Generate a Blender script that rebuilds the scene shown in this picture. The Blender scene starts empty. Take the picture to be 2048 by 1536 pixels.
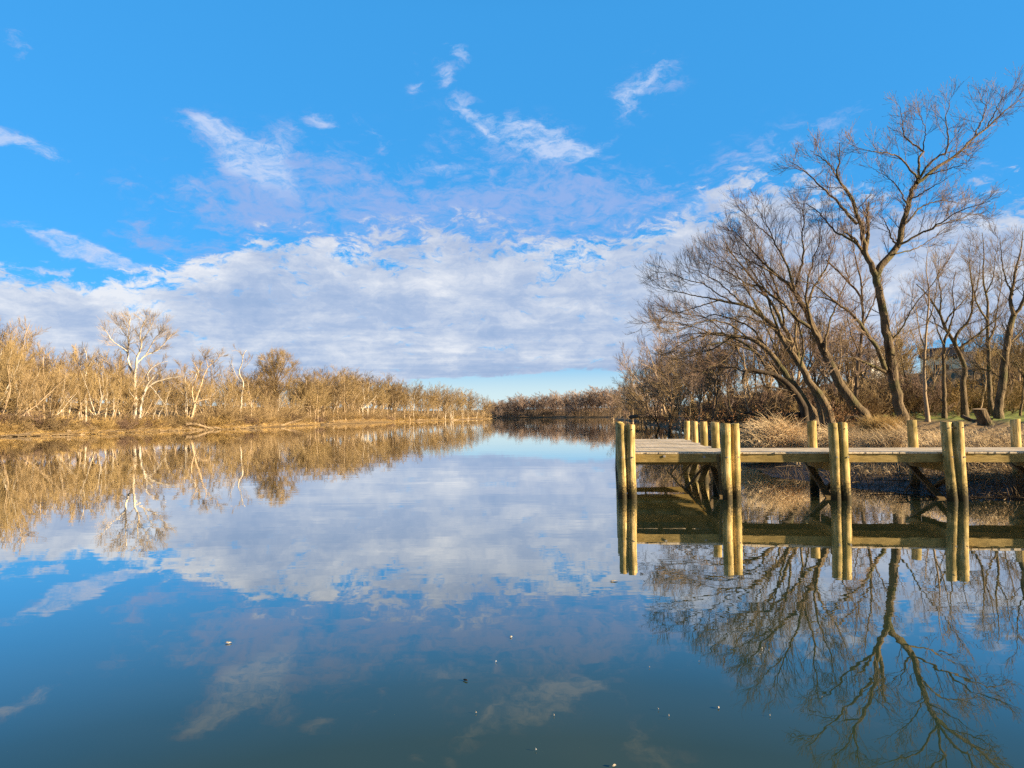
import bpy, math, random
import numpy as np
from mathutils import Vector, Matrix
PI = math.pi
R = math.radians
S = bpy.context.scene
COL = S.collection

# ------------------------------------------------------------------ camera
CAM_H = 1.95
FPX = 1400.0                      # focal length for a 2048 px wide frame
PITCH = math.atan(63.0 / FPX)
ROLL = 0.0095
_f = Vector((0, math.cos(PITCH), math.sin(PITCH)))
_u = Vector((0, -math.sin(PITCH), math.cos(PITCH)))
_r = Vector((1, 0, 0))
_r2 = _r * math.cos(ROLL) - _u * math.sin(ROLL)
_u2 = _u * math.cos(ROLL) + _r * math.sin(ROLL)
cam_d = bpy.data.cameras.new('camera')
cam = bpy.data.objects.new('camera', cam_d)
COL.objects.link(cam)
cam.matrix_world = Matrix((( _r2.x, _u2.x, -_f.x, 0), (_r2.y, _u2.y, -_f.y, 0), (_r2.z, _u2.z, -_f.z, CAM_H), (0, 0, 0, 1)))
cam_d.sensor_width = 36.0
cam_d.lens = FPX / 2048 * 36
cam_d.clip_end = 8000
cam_d.clip_start = 0.05
S.camera = cam

def ray(px, py):
    return (_f * FPX + _r2 * (px - 1024) + _u2 * (768 - py)).normalized()

def at(px, py, D):
    """world point seen at photo pixel px,py at distance D along Y"""
    d = ray(px, py)
    return np.array((d.x / d.y * D, D, CAM_H + d.z / d.y * D))

def hit(px, py, z=0.0):
    d = ray(px, py)
    t = (z - CAM_H) / d.z
    return np.array((d.x * t, d.y * t, z))

# ------------------------------------------------------------------ objects
def tag(o, label=None, cat=None, group=None, kind=None):
    if label: o['label'] = label
    if cat: o['category'] = cat
    if group: o['group'] = group
    if kind: o['kind'] = kind
    return o

def empty(name, loc=(0, 0, 0), rz=0.0):
    o = bpy.data.objects.new(name, None)
    COL.objects.link(o)
    o.location = loc
    o.rotation_euler = (0, 0, rz)
    o.empty_display_size = 0.2
    return o

def mesh_np(name, V, F, mat=None, parent=None, smooth=False, link=True):
    """V (n,3) array, F (m,4) or (m,3) int array"""
    V = np.asarray(V, dtype=np.float32); F = np.asarray(F, dtype=np.int32)
    me = bpy.data.meshes.new(name)
    me.vertices.add(len(V)); me.vertices.foreach_set('co', V.ravel())
    k = F.shape[1]; m = len(F)
    me.loops.add(m * k); me.loops.foreach_set('vertex_index', F.ravel())
    me.polygons.add(m)
    me.polygons.foreach_set('loop_start', np.arange(0, m * k, k, dtype=np.int32))
    me.polygons.foreach_set('loop_total', np.full(m, k, dtype=np.int32))
    me.polygons.foreach_set('use_smooth', np.full(m, bool(smooth)))
    me.update(calc_edges=True)
    if mat: me.materials.append(mat)
    if not link: return me
    o = bpy.data.objects.new(name, me)
    COL.objects.link(o)
    if parent is not None: o.parent = parent
    return o

class MB:
    """collects boxes and tubes, then links them as one mesh"""
    def __init__(s): s.V = []; s.F = []; s.n = 0
    def add(s, V, F):
        s.V.append(np.asarray(V, float)); s.F.append(np.asarray(F, int) + s.n); s.n += len(V)
    def box(s, o, ax, ay, az):
        """box with corner o and edge vectors ax, ay, az"""
        o, ax, ay, az = [np.asarray(q, float) for q in (o, ax, ay, az)]
        V = [o, o+ax, o+ax+ay, o+ay, o+az, o+ax+az, o+ax+ay+az, o+ay+az]
        s.add(V, [[0,3,2,1],[4,5,6,7],[0,1,5,4],[1,2,6,5],[2,3,7,6],[3,0,4,7]])
    def bar(s, a, b, w, h, up=(0,0,1)):
        a = np.asarray(a, float); b = np.asarray(b, float)
        t = b - a; side = np.cross(t, np.asarray(up, float)); side /= np.linalg.norm(side)
        n = np.cross(side, t); n /= np.linalg.norm(n)
        s.box(a - side*w/2 - n*h/2, side*w, t, n*h)
    def build(s, name, mat, parent=None, smooth=False):
        return mesh_np(name, np.concatenate(s.V), np.concatenate(s.F), mat, parent, smooth)

# ------------------------------------------------------------------ branches
def tubes(P, Rr, k):
    """P (M,S,3) polylines, Rr (M,S) radii -> verts, quads"""
    M, Sn, _ = P.shape
    T = np.empty_like(P)
    T[:, 1:-1] = P[:, 2:] - P[:, :-2]; T[:, 0] = P[:, 1] - P[:, 0]; T[:, -1] = P[:, -1] - P[:, -2]
    T /= np.linalg.norm(T, axis=2, keepdims=True) + 1e-9
    mt = T.mean(axis=1, keepdims=True)
    ref = np.where(np.abs(mt[..., 2:3]) > 0.75, np.array([[[1.0, 0.1, 0.0]]]), np.array([[[0.0, 0.1, 1.0]]]))
    A = np.cross(T, np.broadcast_to(ref, T.shape)); A /= np.linalg.norm(A, axis=2, keepdims=True) + 1e-9
    B = np.cross(T, A)
    ang = np.arange(k) * 2 * PI / k
    ring = A[:, :, None, :] * np.cos(ang)[None, None, :, None] + B[:, :, None, :] * np.sin(ang)[None, None, :, None]
    V = P[:, :, None, :] + ring * Rr[:, :, None, None]
    idx = np.arange(M * Sn * k).reshape(M, Sn, k)
    a = idx[:, :-1, :]; b = np.roll(a, -1, axis=2); d = idx[:, 1:, :]; c = np.roll(d, -1, axis=2)
    F = np.stack([a, b, c, d], axis=-1).reshape(-1, 4)
    return V.reshape(-1, 3), F

def resample(pts, n):
    pts = np.asarray(pts, float)
    # catmull style smoothing of the polyline through n points
    seg = np.linalg.norm(np.diff(pts, axis=0), axis=1); s = np.concatenate([[0], np.cumsum(seg)])
    t = np.linspace(0, s[-1], n)
    out = np.empty((n, 3))
    m = np.zeros_like(pts)
    ds = np.maximum(seg, 1e-6)[:, None]
    g = np.diff(pts, axis=0) / ds
    m[1:-1] = (g[1:] + g[:-1]) / 2; m[0] = g[0]; m[-1] = g[-1]
    for i, tt in enumerate(t):
        j = min(max(np.searchsorted(s, tt) - 1, 0), len(seg) - 1)
        h = seg[j]; u = (tt - s[j]) / max(h, 1e-6)
        h00 = 2*u**3-3*u**2+1; h10 = u**3-2*u**2+u; h01 = -2*u**3+3*u**2; h11 = u**3-u**2
        out[i] = h00*pts[j] + h10*h*m[j] + h01*pts[j+1] + h11*h*m[j+1]
    return out

def unit(v):
    return v / (np.linalg.norm(v, axis=-1, keepdims=True) + 1e-9)

def grow(rng, P, Rr, n, t0=0.2, t1=1.0, ang=(35, 60), length=0.5, lvar=0.35, taper=0.5, seg=4, wob=0.12, up=0.05,
         rk=0.55, rmin=0.004, rcap=9.0, tip=0.35, out=None, rtip=None, skew=1.0, bias=None, absolute=False):
    """n children on each parent (n: int or per-parent array). returns P,R of the children"""
    M, Sn, _ = P.shape
    plen = np.linalg.norm(np.diff(P, axis=1), axis=2).sum(axis=1)
    cnt = np.broadcast_to(np.asarray(n), (M,)).astype(int)
    pi = np.repeat(np.arange(M), cnt)
    N = len(pi)
    if N == 0: return np.zeros((0, seg + 1, 3)), np.zeros((0, seg + 1))
    k = np.concatenate([np.arange(c) for c in cnt if c > 0])
    u = (k + rng.random(N)) / np.repeat(cnt, cnt)
    t = t0 + (t1 - t0) * u ** skew
    x = t * (Sn - 1); i = np.minimum(x.astype(int), Sn - 2); f = (x - i)[:, None]
    p0 = P[pi, i]; p1 = P[pi, i + 1]
    st = p0 * (1 - f) + p1 * f
    T = unit(p1 - p0)
    rr = Rr[pi, i] * (1 - f[:, 0]) + Rr[pi, i + 1] * f[:, 0]
    rnd = rng.normal(size=(N, 3))
    if bias is not None: rnd += np.asarray(bias)
    perp = unit(rnd - (rnd * T).sum(1, keepdims=True) * T)
    a = np.radians(rng.uniform(ang[0], ang[1], N))[:, None]
    d = unit(T * np.cos(a) + perp * np.sin(a))
    base = length if absolute else plen[pi] * length
    L = base * (1 - taper * t) * (1 + lvar * rng.uniform(-1, 1, N))
    C = np.empty((N, seg + 1, 3)); C[:, 0] = st
    upv = np.array([0, 0, 1.0])
    for s in range(seg):
        d = unit(d + wob * rng.normal(size=(N, 3)) + up * upv)
        C[:, s + 1] = C[:, s] + d * (L / seg)[:, None]
    r0 = np.clip(rr * rk * rng.uniform(0.7, 1.1, N), rmin, rcap)
    w = np.linspace(0, 1, seg + 1)[None, :]
    rad = np.maximum(r0[:, None] * (1 - w * (1 - tip)), rmin * 0.8)
    if rtip is not None: rad[:, -1] = rtip
    return C, rad

def merge(*VFs):
    Vs, Fs, n = [], [], 0
    for V, F in VFs:
        if len(V) == 0: continue
        Vs.append(V); Fs.append(F + n); n += len(V)
    return np.concatenate(Vs), np.concatenate(Fs)
WATER_IOR = 1.45
WATER_BUMP = 0.38
SKY_TINT = tuple(x * 2 ** (0.8 - 1.35) for x in (0.40, 1.06, 1.48))
SKY_CONST = (0.052, 0.365, 0.83)
SKY_SAT = 1.0
SKY_VAL = 1.0
SKY_LOW = (0.70, 0.87, 0.90)
SKY_LOWMIX = 0.95
SKY_STR = 0.12
SUN_STR = 5.0
EXPO = 1.35
WATER_FRESNEL = [(0.0, 0.97), (0.06, 0.92), (0.115, 0.84), (0.20, 0.66), (0.282, 0.40), (0.35, 0.20), (0.41, 0.10), (0.50, 0.055), (1.0, 0.03)]
# ------------------------------------------------------------------ materials
def new_mat(name, rough=0.85):
    m = bpy.data.materials.new(name); m.use_nodes = True
    nt = m.node_tree; b = nt.nodes['Principled BSDF']
    b.inputs['Roughness'].default_value = rough
    b.inputs['Specular IOR Level'].default_value = 0.25
    return m, nt, b

def N(nt, typ, **kw):
    n = nt.nodes.new(typ)
    for k, v in kw.items():
        if k.startswith('i_'):
            key = k[2:]
            n.inputs[int(key) if key.isdigit() else key.replace('_', ' ')].default_value = v
        else: setattr(n, k, v)
    return n

def ramp(nt, stops, fac=None, interp='LINEAR'):
    n = nt.nodes.new('ShaderNodeValToRGB'); cr = n.color_ramp; cr.interpolation = interp
    while len(cr.elements) < len(stops): cr.elements.new(0.5)
    for e, (p, c) in zip(cr.elements, stops):
        e.position = p; e.color = (*c, 1) if len(c) == 3 else c
    if fac is not None: nt.links.new(fac, n.inputs[0])
    return n

def math_n(nt, op, a, b=None, clamp=False):
    n = nt.nodes.new('ShaderNodeMath'); n.operation = op; n.use_clamp = clamp
    for i, v in enumerate((a, b)):
        if v is None: continue
        if isinstance(v, (int, float)): n.inputs[i].default_value = v
        else: nt.links.new(v, n.inputs[i])
    return n.outputs[0]

def mixc(nt, fac, a, b, mode='MIX'):
    n = nt.nodes.new('ShaderNodeMix'); n.data_type = 'RGBA'; n.blend_type = mode
    for sock, v in ((n.inputs[0], fac), (n.inputs[6], a), (n.inputs[7], b)):
        if isinstance(v, (int, float)): sock.default_value = v
        elif isinstance(v, tuple): sock.default_value = (*v, 1) if len(v) == 3 else v
        else: nt.links.new(v, sock)
    return n.outputs[2]

def bark_mat(name, c1, c2, scale=3.0, bump=0.3, stretch=0.25, rnd=0.35, moss=None):
    """two-tone bark, patchy along the limb, each tree a little lighter or darker than the next"""
    m, nt, b = new_mat(name, 0.9)
    tc = N(nt, 'ShaderNodeTexCoord'); mp = N(nt, 'ShaderNodeMapping'); mp.inputs['Scale'].default_value = (1, 1, stretch)
    nt.links.new(tc.outputs['Object'], mp.inputs[0])
    n1 = N(nt, 'ShaderNodeTexNoise', i_Scale=scale, i_Detail=5.0, i_Roughness=0.65)
    nt.links.new(mp.outputs[0], n1.inputs['Vector'])
    cr = ramp(nt, [(0.32, c1), (0.68, c2)], n1.outputs[0])
    oi = N(nt, 'ShaderNodeObjectInfo')
    v = math_n(nt, 'MULTIPLY_ADD', oi.outputs['Random'], rnd)
    v.node.inputs[2].default_value = 1 - rnd / 2
    hsv = N(nt, 'ShaderNodeHueSaturation')
    nt.links.new(v, hsv.inputs['Value']); nt.links.new(cr.outputs[0], hsv.inputs['Color'])
    colour = hsv.outputs[0]
    if moss:
        n2 = N(nt, 'ShaderNodeTexNoise', i_Scale=0.9, i_Detail=3.0)
        nt.links.new(tc.outputs['Object'], n2.inputs['Vector'])
        f = ramp(nt, [(0.5, (0, 0, 0)), (0.62, (1, 1, 1))], n2.outputs[0])
        colour = mixc(nt, math_n(nt, 'MULTIPLY', f.outputs[0], 0.6), colour, moss)
    nt.links.new(colour, b.inputs['Base Color'])
    if bump:
        bp = N(nt, 'ShaderNodeBump', i_Strength=bump, i_Distance=0.08)
        n3 = N(nt, 'ShaderNodeTexNoise', i_Scale=scale * 5, i_Detail=4.0)
        nt.links.new(mp.outputs[0], n3.inputs['Vector'])
        nt.links.new(n3.outputs[0], bp.inputs['Height']); nt.links.new(bp.outputs[0], b.inputs['Normal'])
    return m

M_ = {}
M_['bark_grey'] = bark_mat('bark_grey', (0.05, 0.036, 0.023), (0.30, 0.225, 0.135), 5, 1.0, moss=(0.10, 0.11, 0.04))
M_['bark_brown'] = bark_mat('bark_brown', (0.09, 0.06, 0.037), (0.24, 0.175, 0.11), 3, 0.3)
M_['bark_white'] = bark_mat('bark_white', (0.34, 0.28, 0.20), (0.80, 0.74, 0.62), 2.2, 0.1, stretch=0.5, rnd=0.1)
M_['bark_tan'] = bark_mat('bark_tan', (0.28, 0.20, 0.12), (0.62, 0.49, 0.33), 1.5, 0)
M_['twig_dark'] = bark_mat('twig_dark', (0.11, 0.076, 0.046), (0.32, 0.235, 0.14), 1.0, 0)
M_['twig_mauve'] = bark_mat('twig_mauve', (0.12, 0.085, 0.065), (0.29, 0.215, 0.155), 1.0, 0)
M_['twig_red'] = bark_mat('twig_red', (0.12, 0.075, 0.055), (0.27, 0.19, 0.14), 1.0, 0)
M_['twig_gold'] = bark_mat('twig_gold', (0.22, 0.155, 0.07), (0.49, 0.365, 0.18), 0.6, 0)
M_['twig_tan'] = bark_mat('twig_tan', (0.17, 0.12, 0.062), (0.40, 0.295, 0.16), 0.6, 0)
M_['twig_pink'] = bark_mat('twig_pink', (0.26, 0.19, 0.15), (0.50, 0.385, 0.30), 0.4, 0)
M_['twig_white'] = bark_mat('twig_white', (0.26, 0.20, 0.14), (0.50, 0.42, 0.31), 1.0, 0, rnd=0.1)
M_['drift'] = bark_mat('driftwood', (0.16, 0.115, 0.07), (0.42, 0.32, 0.20), 3, 0.3)
M_['dark_log'] = bark_mat('dark_log', (0.035, 0.027, 0.02), (0.10, 0.075, 0.05), 3, 0.4)
M_['reed'] = bark_mat('dry_reed', (0.44, 0.32, 0.17), (0.76, 0.61, 0.40), 2.0, 0, stretch=1)
M_['straw'] = bark_mat('straw', (0.30, 0.20, 0.075), (0.58, 0.42, 0.18), 0.5, 0, stretch=1)
M_['leaf_red'] = bark_mat('dead_leaf', (0.13, 0.065, 0.03), (0.28, 0.15, 0.07), 3.0, 0, stretch=1)

def piling_mat():
    m, nt, b = new_mat('treated_pine', 0.75)
    g = N(nt, 'ShaderNodeNewGeometry'); sp = N(nt, 'ShaderNodeSeparateXYZ'); nt.links.new(g.outputs['Position'], sp.inputs[0])
    tc = N(nt, 'ShaderNodeTexCoord')
    mp = N(nt, 'ShaderNodeMapping'); mp.inputs['Scale'].default_value = (14, 14, 1.2); nt.links.new(tc.outputs['Object'], mp.inputs[0])
    grain = N(nt, 'ShaderNodeTexNoise', i_Scale=1.6, i_Detail=6.0, i_Roughness=0.6); nt.links.new(mp.outputs[0], grain.inputs['Vector'])
    patch = N(nt, 'ShaderNodeTexNoise', i_Scale=2.5, i_Detail=3.0); nt.links.new(tc.outputs['Object'], patch.inputs['Vector'])
    c1 = ramp(nt, [(0.3, (0.20, 0.125, 0.035)), (0.46, (0.50, 0.355, 0.12)), (0.68, (0.80, 0.63, 0.32))], grain.outputs[0])
    c2 = mixc(nt, ramp(nt, [(0.42, (0, 0, 0)), (0.62, (1, 1, 1))], patch.outputs[0]).outputs[0], c1.outputs[0], (0.26, 0.21, 0.07))
    # drying cracks and small knots
    mpc = N(nt, 'ShaderNodeMapping'); mpc.inputs['Scale'].default_value = (9, 9, 0.9); nt.links.new(tc.outputs['Object'], mpc.inputs[0])
    vr = N(nt, 'ShaderNodeTexVoronoi', feature='DISTANCE_TO_EDGE', i_Scale=1.5); nt.links.new(mpc.outputs[0], vr.inputs['Vector'])
    crk = ramp(nt, [(0.0, (0.35,)*3), (0.035, (1,)*3)], vr.outputs['Distance'])
    c2 = mixc(nt, 0.8, c2, crk.outputs[0], 'MULTIPLY')
    kn = N(nt, 'ShaderNodeTexVoronoi', i_Scale=3.2); nt.links.new(tc.outputs['Object'], kn.inputs['Vector'])
    c2 = mixc(nt, 0.75, c2, ramp(nt, [(0.07, (0.25, 0.2, 0.15)), (0.12, (1,)*3)], kn.outputs['Distance']).outputs[0], 'MULTIPLY')
    # algae and wet stain near the waterline, uneven edge
    spk = N(nt, 'ShaderNodeTexNoise', i_Scale=28.0, i_Detail=4.0); nt.links.new(tc.outputs['Object'], spk.inputs['Vector'])
    zz = math_n(nt, 'ADD', sp.outputs['Z'], math_n(nt, 'MULTIPLY', math_n(nt, 'SUBTRACT', spk.outputs[0], 0.5), 0.75))
    f = N(nt, 'ShaderNodeMapRange', interpolation_type='SMOOTHSTEP'); f.inputs['From Min'].default_value = 0.08; f.inputs['From Max'].default_value = 0.56
    nt.links.new(zz, f.inputs['Value'])
    c3 = mixc(nt, f.outputs[0], (0.035, 0.028, 0.012), c2)
    nt.links.new(c3, b.inputs['Base Color'])
    bp = N(nt, 'ShaderNodeBump', i_Strength=0.35, i_Distance=0.02); nt.links.new(grain.outputs[0], bp.inputs['Height']); nt.links.new(bp.outputs[0], b.inputs['Normal'])
    return m
M_['piling'] = piling_mat()

def plank_mat(name, c1, c2, c3, ax):
    m, nt, b = new_mat(name, 0.8)
    tc = N(nt, 'ShaderNodeTexCoord'); mp = N(nt, 'ShaderNodeMapping'); mp.inputs['Scale'].default_value = ax
    nt.links.new(tc.outputs['Object'], mp.inputs[0])
    grain = N(nt, 'ShaderNodeTexNoise', i_Scale=4.0, i_Detail=6.0, i_Roughness=0.7); nt.links.new(mp.outputs[0], grain.inputs['Vector'])
    big = N(nt, 'ShaderNodeTexNoise', i_Scale=1.7, i_Detail=4.0); nt.links.new(tc.outputs['Object'], big.inputs['Vector'])
    cr = ramp(nt, [(0.3, c1), (0.55, c2), (0.8, c3)], grain.outputs[0])
    cr2 = ramp(nt, [(0.35, (0.72, 0.70, 0.62)), (0.65, (1.08, 1.05, 1.0))], big.outputs[0])
    c = mixc(nt, 1.0, cr.outputs[0], cr2.outputs[0], 'MULTIPLY')
    nt.links.new(c, b.inputs['Base Color'])
    bp = N(nt, 'ShaderNodeBump', i_Strength=0.3, i_Distance=0.0022); nt.links.new(grain.outputs[0], bp.inputs['Height']); nt.links.new(bp.outputs[0], b.inputs['Normal'])
    return m
M_['deck'] = plank_mat('weathered_decking', (0.48, 0.39, 0.28), (0.84, 0.74, 0.59), (0.93, 0.86, 0.73), (8, 0.8, 3))
M_['beam'] = plank_mat('treated_beam', (0.22, 0.16, 0.055), (0.44, 0.33, 0.125), (0.58, 0.45, 0.20), (0.8, 8, 8))
M_['brace'] = plank_mat('brace_timber', (0.10, 0.075, 0.04), (0.22, 0.165, 0.09), (0.32, 0.24, 0.13), (3, 3, 3))

def water_mat():
    m, nt, b = new_mat('river_water', 0.0)
    out = nt.nodes['Material Output']; nt.nodes.remove(b)
    g = N(nt, 'ShaderNodeNewGeometry')
    mp = N(nt, 'ShaderNodeMapping'); mp.inputs['Scale'].default_value = (0.35, 1.0, 1); nt.links.new(g.outputs['Position'], mp.inputs[0])
    n1 = N(nt, 'ShaderNodeTexNoise', i_Scale=0.9, i_Detail=3.0, i_Roughness=0.5); nt.links.new(mp.outputs[0], n1.inputs['Vector'])
    n2 = N(nt, 'ShaderNodeTexNoise', i_Scale=5.0, i_Detail=2.0); nt.links.new(mp.outputs[0], n2.inputs['Vector'])
    n4 = N(nt, 'ShaderNodeTexNoise', i_Scale=0.10, i_Detail=3.0); nt.links.new(mp.outputs[0], n4.inputs['Vector'])
    breeze = ramp(nt, [(0.48, (0.0,)*3), (0.62, (1,)*3)], n4.outputs[0]).outputs[0]   # cat's paws: patches of fine ripple
    h = math_n(nt, 'ADD', math_n(nt, 'MULTIPLY', n1.outputs[0], 0.006), math_n(nt, 'MULTIPLY', n2.outputs[0], math_n(nt, 'MULTIPLY_ADD', breeze, 0.0022)))
    h.node.inputs[1].links[0].from_node.inputs[1].links[0].from_node.inputs[2].default_value = 0.0004
    bp = N(nt, 'ShaderNodeBump', i_Strength=1.0, i_Distance=WATER_BUMP); nt.links.new(h, bp.inputs['Height'])
    # silt and algae murk, patchy
    n3 = N(nt, 'ShaderNodeTexNoise', i_Scale=0.35, i_Detail=3.0); nt.links.new(g.outputs['Position'], n3.inputs['Vector'])
    cr = ramp(nt, [(0.35, (0.026, 0.052, 0.034)), (0.7, (0.046, 0.066, 0.030))], n3.outputs[0])
    body = N(nt, 'ShaderNodeBsdfDiffuse'); nt.links.new(cr.outputs[0], body.inputs[0])
    glo = N(nt, 'ShaderNodeBsdfGlossy'); glo.inputs['Roughness'].default_value = 0.0; glo.inputs['Color'].default_value = (1, 1, 1, 1); nt.links.new(bp.outputs[0], glo.inputs['Normal'])
    # reflectance against the angle of view: nearly a mirror at a glance, murky looking down
    dt = N(nt, 'ShaderNodeVectorMath', operation='DOT_PRODUCT'); nt.links.new(g.outputs['Incoming'], dt.inputs[0]); nt.links.new(g.outputs['Normal'], dt.inputs[1])
    fr = ramp(nt, [(c_, (v_, v_, v_)) for c_, v_ in WATER_FRESNEL], math_n(nt, 'ABSOLUTE', dt.outputs['Value']))
    mx = N(nt, 'ShaderNodeMixShader'); nt.links.new(fr.outputs[0], mx.inputs[0]); nt.links.new(body.outputs[0], mx.inputs[1]); nt.links.new(glo.outputs[0], mx.inputs[2])
    nt.links.new(mx.outputs[0], out.inputs[0])
    return m

def ground_mat():
    m, nt, b = new_mat('river_bank_ground', 0.95)
    g = N(nt, 'ShaderNodeNewGeometry'); sp = N(nt, 'ShaderNodeSeparateXYZ'); nt.links.new(g.outputs['Position'], sp.inputs[0])
    P = g.outputs['Position']
    n1 = N(nt, 'ShaderNodeTexNoise', i_Scale=1.3, i_Detail=8.0, i_Roughness=0.7); nt.links.new(P, n1.inputs['Vector'])
    n2 = N(nt, 'ShaderNodeTexNoise', i_Scale=0.12, i_Detail=3.0); nt.links.new(P, n2.inputs['Vector'])
    n3 = N(nt, 'ShaderNodeTexNoise', i_Scale=9.0, i_Detail=5.0); nt.links.new(P, n3.inputs['Vector'])
    litter = ramp(nt, [(0.3, (0.07, 0.045, 0.024)), (0.5, (0.19, 0.125, 0.06)), (0.7, (0.33, 0.23, 0.11))], n1.outputs[0])
    at1 = N(nt, 'ShaderNodeAttribute', attribute_name='lawn'); at2 = N(nt, 'ShaderNodeAttribute', attribute_name='straw')
    lawn = ramp(nt, [(0.3, (0.11, 0.17, 0.025)), (0.7, (0.30, 0.36, 0.07))], n3.outputs[0])
    straw = ramp(nt, [(0.3, (0.21, 0.14, 0.055)), (0.7, (0.50, 0.36, 0.17))], n1.outputs[0])
    f2 = math_n(nt, 'MULTIPLY', at2.outputs['Fac'], ramp(nt, [(0.38, (0.1,)*3), (0.62, (1,)*3)], n1.outputs[0]).outputs[0])
    c = mixc(nt, f2, litter.outputs[0], straw.outputs[0])
    f1 = math_n(nt, 'MULTIPLY', at1.outputs['Fac'], ramp(nt, [(0.36, (0.15,)*3), (0.5, (1,)*3)], n1.outputs[0]).outputs[0])
    c = mixc(nt, f1, c, lawn.outputs[0])
    zz = math_n(nt, 'ADD', sp.outputs['Z'], math_n(nt, 'MULTIPLY', math_n(nt, 'SUBTRACT', n1.outputs[0], 0.5), 0.35))
    at3 = N(nt, 'ShaderNodeAttribute', attribute_name='mud')
    f = N(nt, 'ShaderNodeMapRange', interpolation_type='SMOOTHSTEP'); f.inputs['From Min'].default_value = 0.10; f.inputs['From Max'].default_value = 0.42
    f.inputs['To Min'].default_value = 1; f.inputs['To Max'].default_value = 0
    nt.links.new(zz, f.inputs['Value'])
    fm = math_n(nt, 'MULTIPLY', f.outputs[0], at3.outputs['Fac'])
    c = mixc(nt, fm, c, (0.032, 0.025, 0.018))
    nt.links.new(c, b.inputs['Base Color'])
    rg = math_n(nt, 'SUBTRACT', 0.95, math_n(nt, 'MULTIPLY', fm, 0.55)); nt.links.new(rg, b.inputs['Roughness'])
    bp = N(nt, 'ShaderNodeBump', i_Strength=0.7, i_Distance=0.08); nt.links.new(n1.outputs[0], bp.inputs['Height']); nt.links.new(bp.outputs[0], b.inputs['Normal'])
    return m

def plain(name, c, rough=0.8, scale=6.0, var=0.25):
    m, nt, b = new_mat(name, rough)
    tc = N(nt, 'ShaderNodeTexCoord'); n1 = N(nt, 'ShaderNodeTexNoise', i_Scale=scale, i_Detail=5.0); nt.links.new(tc.outputs['Object'], n1.inputs['Vector'])
    cr = ramp(nt, [(0.3, tuple(x * (1 - var) for x in c)), (0.7, tuple(min(1, x * (1 + var)) for x in c))], n1.outputs[0])
    nt.links.new(cr.outputs[0], b.inputs['Base Color'])
    return m
M_['siding'] = plain('white_siding', (0.74, 0.74, 0.72), 0.6, 1.0, 0.06)
M_['siding_grey'] = plain('grey_siding', (0.30, 0.32, 0.36), 0.7, 1.0, 0.08)
M_['shingle'] = plain('dark_shingles', (0.06, 0.06, 0.07), 0.9, 5.0, 0.35)
M_['shingle_grey'] = plain('grey_shingles', (0.14, 0.14, 0.16), 0.9, 5.0, 0.3)
M_['glass'] = plain('window_glass', (0.05, 0.06, 0.08), 0.08, 1.0, 0.1)
M_['trim'] = plain('white_trim', (0.8, 0.8, 0.78), 0.5, 1.0, 0.04)
M_['plastic'] = plain('white_plastic', (0.85, 0.85, 0.85), 0.4, 3.0, 0.05)
M_['bolt'] = plain('galvanised_bolt', (0.35, 0.34, 0.33), 0.45, 20.0, 0.3)
M_['flake'] = plain('pale_leaf', (0.40, 0.36, 0.29), 0.6, 20.0, 0.3)
M_['darkleaf'] = plain('dark_leaf', (0.05, 0.04, 0.025), 0.6, 20.0, 0.3)
M_['heart'] = plain('cut_wood', (0.42, 0.30, 0.17), 0.85, 8.0, 0.35)
# ------------------------------------------------------------------ sky, sun
SUN_EL = R(15)
SUN_DIR = Vector((math.cos(SUN_EL) * math.sin(R(111)), math.cos(SUN_EL) * math.cos(R(111)), math.sin(SUN_EL)))  # towards the sun
K = 1.0 / SKY_STR / 2 ** EXPO
w = bpy.data.worlds.new('World'); S.world = w; w.use_nodes = True
nt = w.node_tree; bg = nt.nodes['Background']
sky = N(nt, 'ShaderNodeTexSky', sky_type='NISHITA', sun_disc=False)
sky.sun_elevation = SUN_EL
sky.sun_rotation = math.atan2(SUN_DIR.x, SUN_DIR.y)
sky.altitude = 0; sky.air_density = 1.0; sky.dust_density = 0.3; sky.ozone_density = 3.0
tc = N(nt, 'ShaderNodeTexCoord'); sp = N(nt, 'ShaderNodeSeparateXYZ'); nt.links.new(tc.outputs['Generated'], sp.inputs[0])
X, Y, Z = sp.outputs[0], sp.outputs[1], sp.outputs[2]
az = math_n(nt, 'ARCTAN2', X, Y); el = math_n(nt, 'ARCSINE', Z)
AE = N(nt, 'ShaderNodeCombineXYZ'); nt.links.new(az, AE.inputs[0]); nt.links.new(el, AE.inputs[1])
# cloud sheet seen in perspective: project the direction on a level layer
zc = math_n(nt, 'MAXIMUM', Z, 0.03)
PL = N(nt, 'ShaderNodeCombineXYZ'); nt.links.new(math_n(nt, 'DIVIDE', X, zc), PL.inputs[0]); nt.links.new(math_n(nt, 'DIVIDE', Y, zc), PL.inputs[1])
PLo = PL.outputs[0]

def vnoise(vec, scale, detail, rough=0.55, mapping=None, dist=0.0):
    if mapping:
        mp = N(nt, 'ShaderNodeMapping'); mp.inputs['Location'].default_value = mapping[0]; mp.inputs['Rotation'].default_value = (0, 0, mapping[1]); mp.inputs['Scale'].default_value = mapping[2]
        nt.links.new(vec, mp.inputs[0]); vec = mp.outputs[0]
    n = N(nt, 'ShaderNodeTexNoise', i_Scale=scale, i_Detail=detail, i_Roughness=rough, i_Distortion=dist)
    nt.links.new(vec, n.inputs['Vector']); return n.outputs[0]

def smooth(val, a, b, lo=0.0, hi=1.0):
    n = N(nt, 'ShaderNodeMapRange', interpolation_type='SMOOTHSTEP'); 
    for k, v in (('From Min', a), ('From Max', b), ('To Min', lo), ('To Max', hi)):
        n.inputs[k].default_value = v
    nt.links.new(val, n.inputs['Value']); return n.outputs[0]

def ae(px, py):
    d = ray(px, py); return math.atan2(d.x, d.y), math.asin(d.z)

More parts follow.
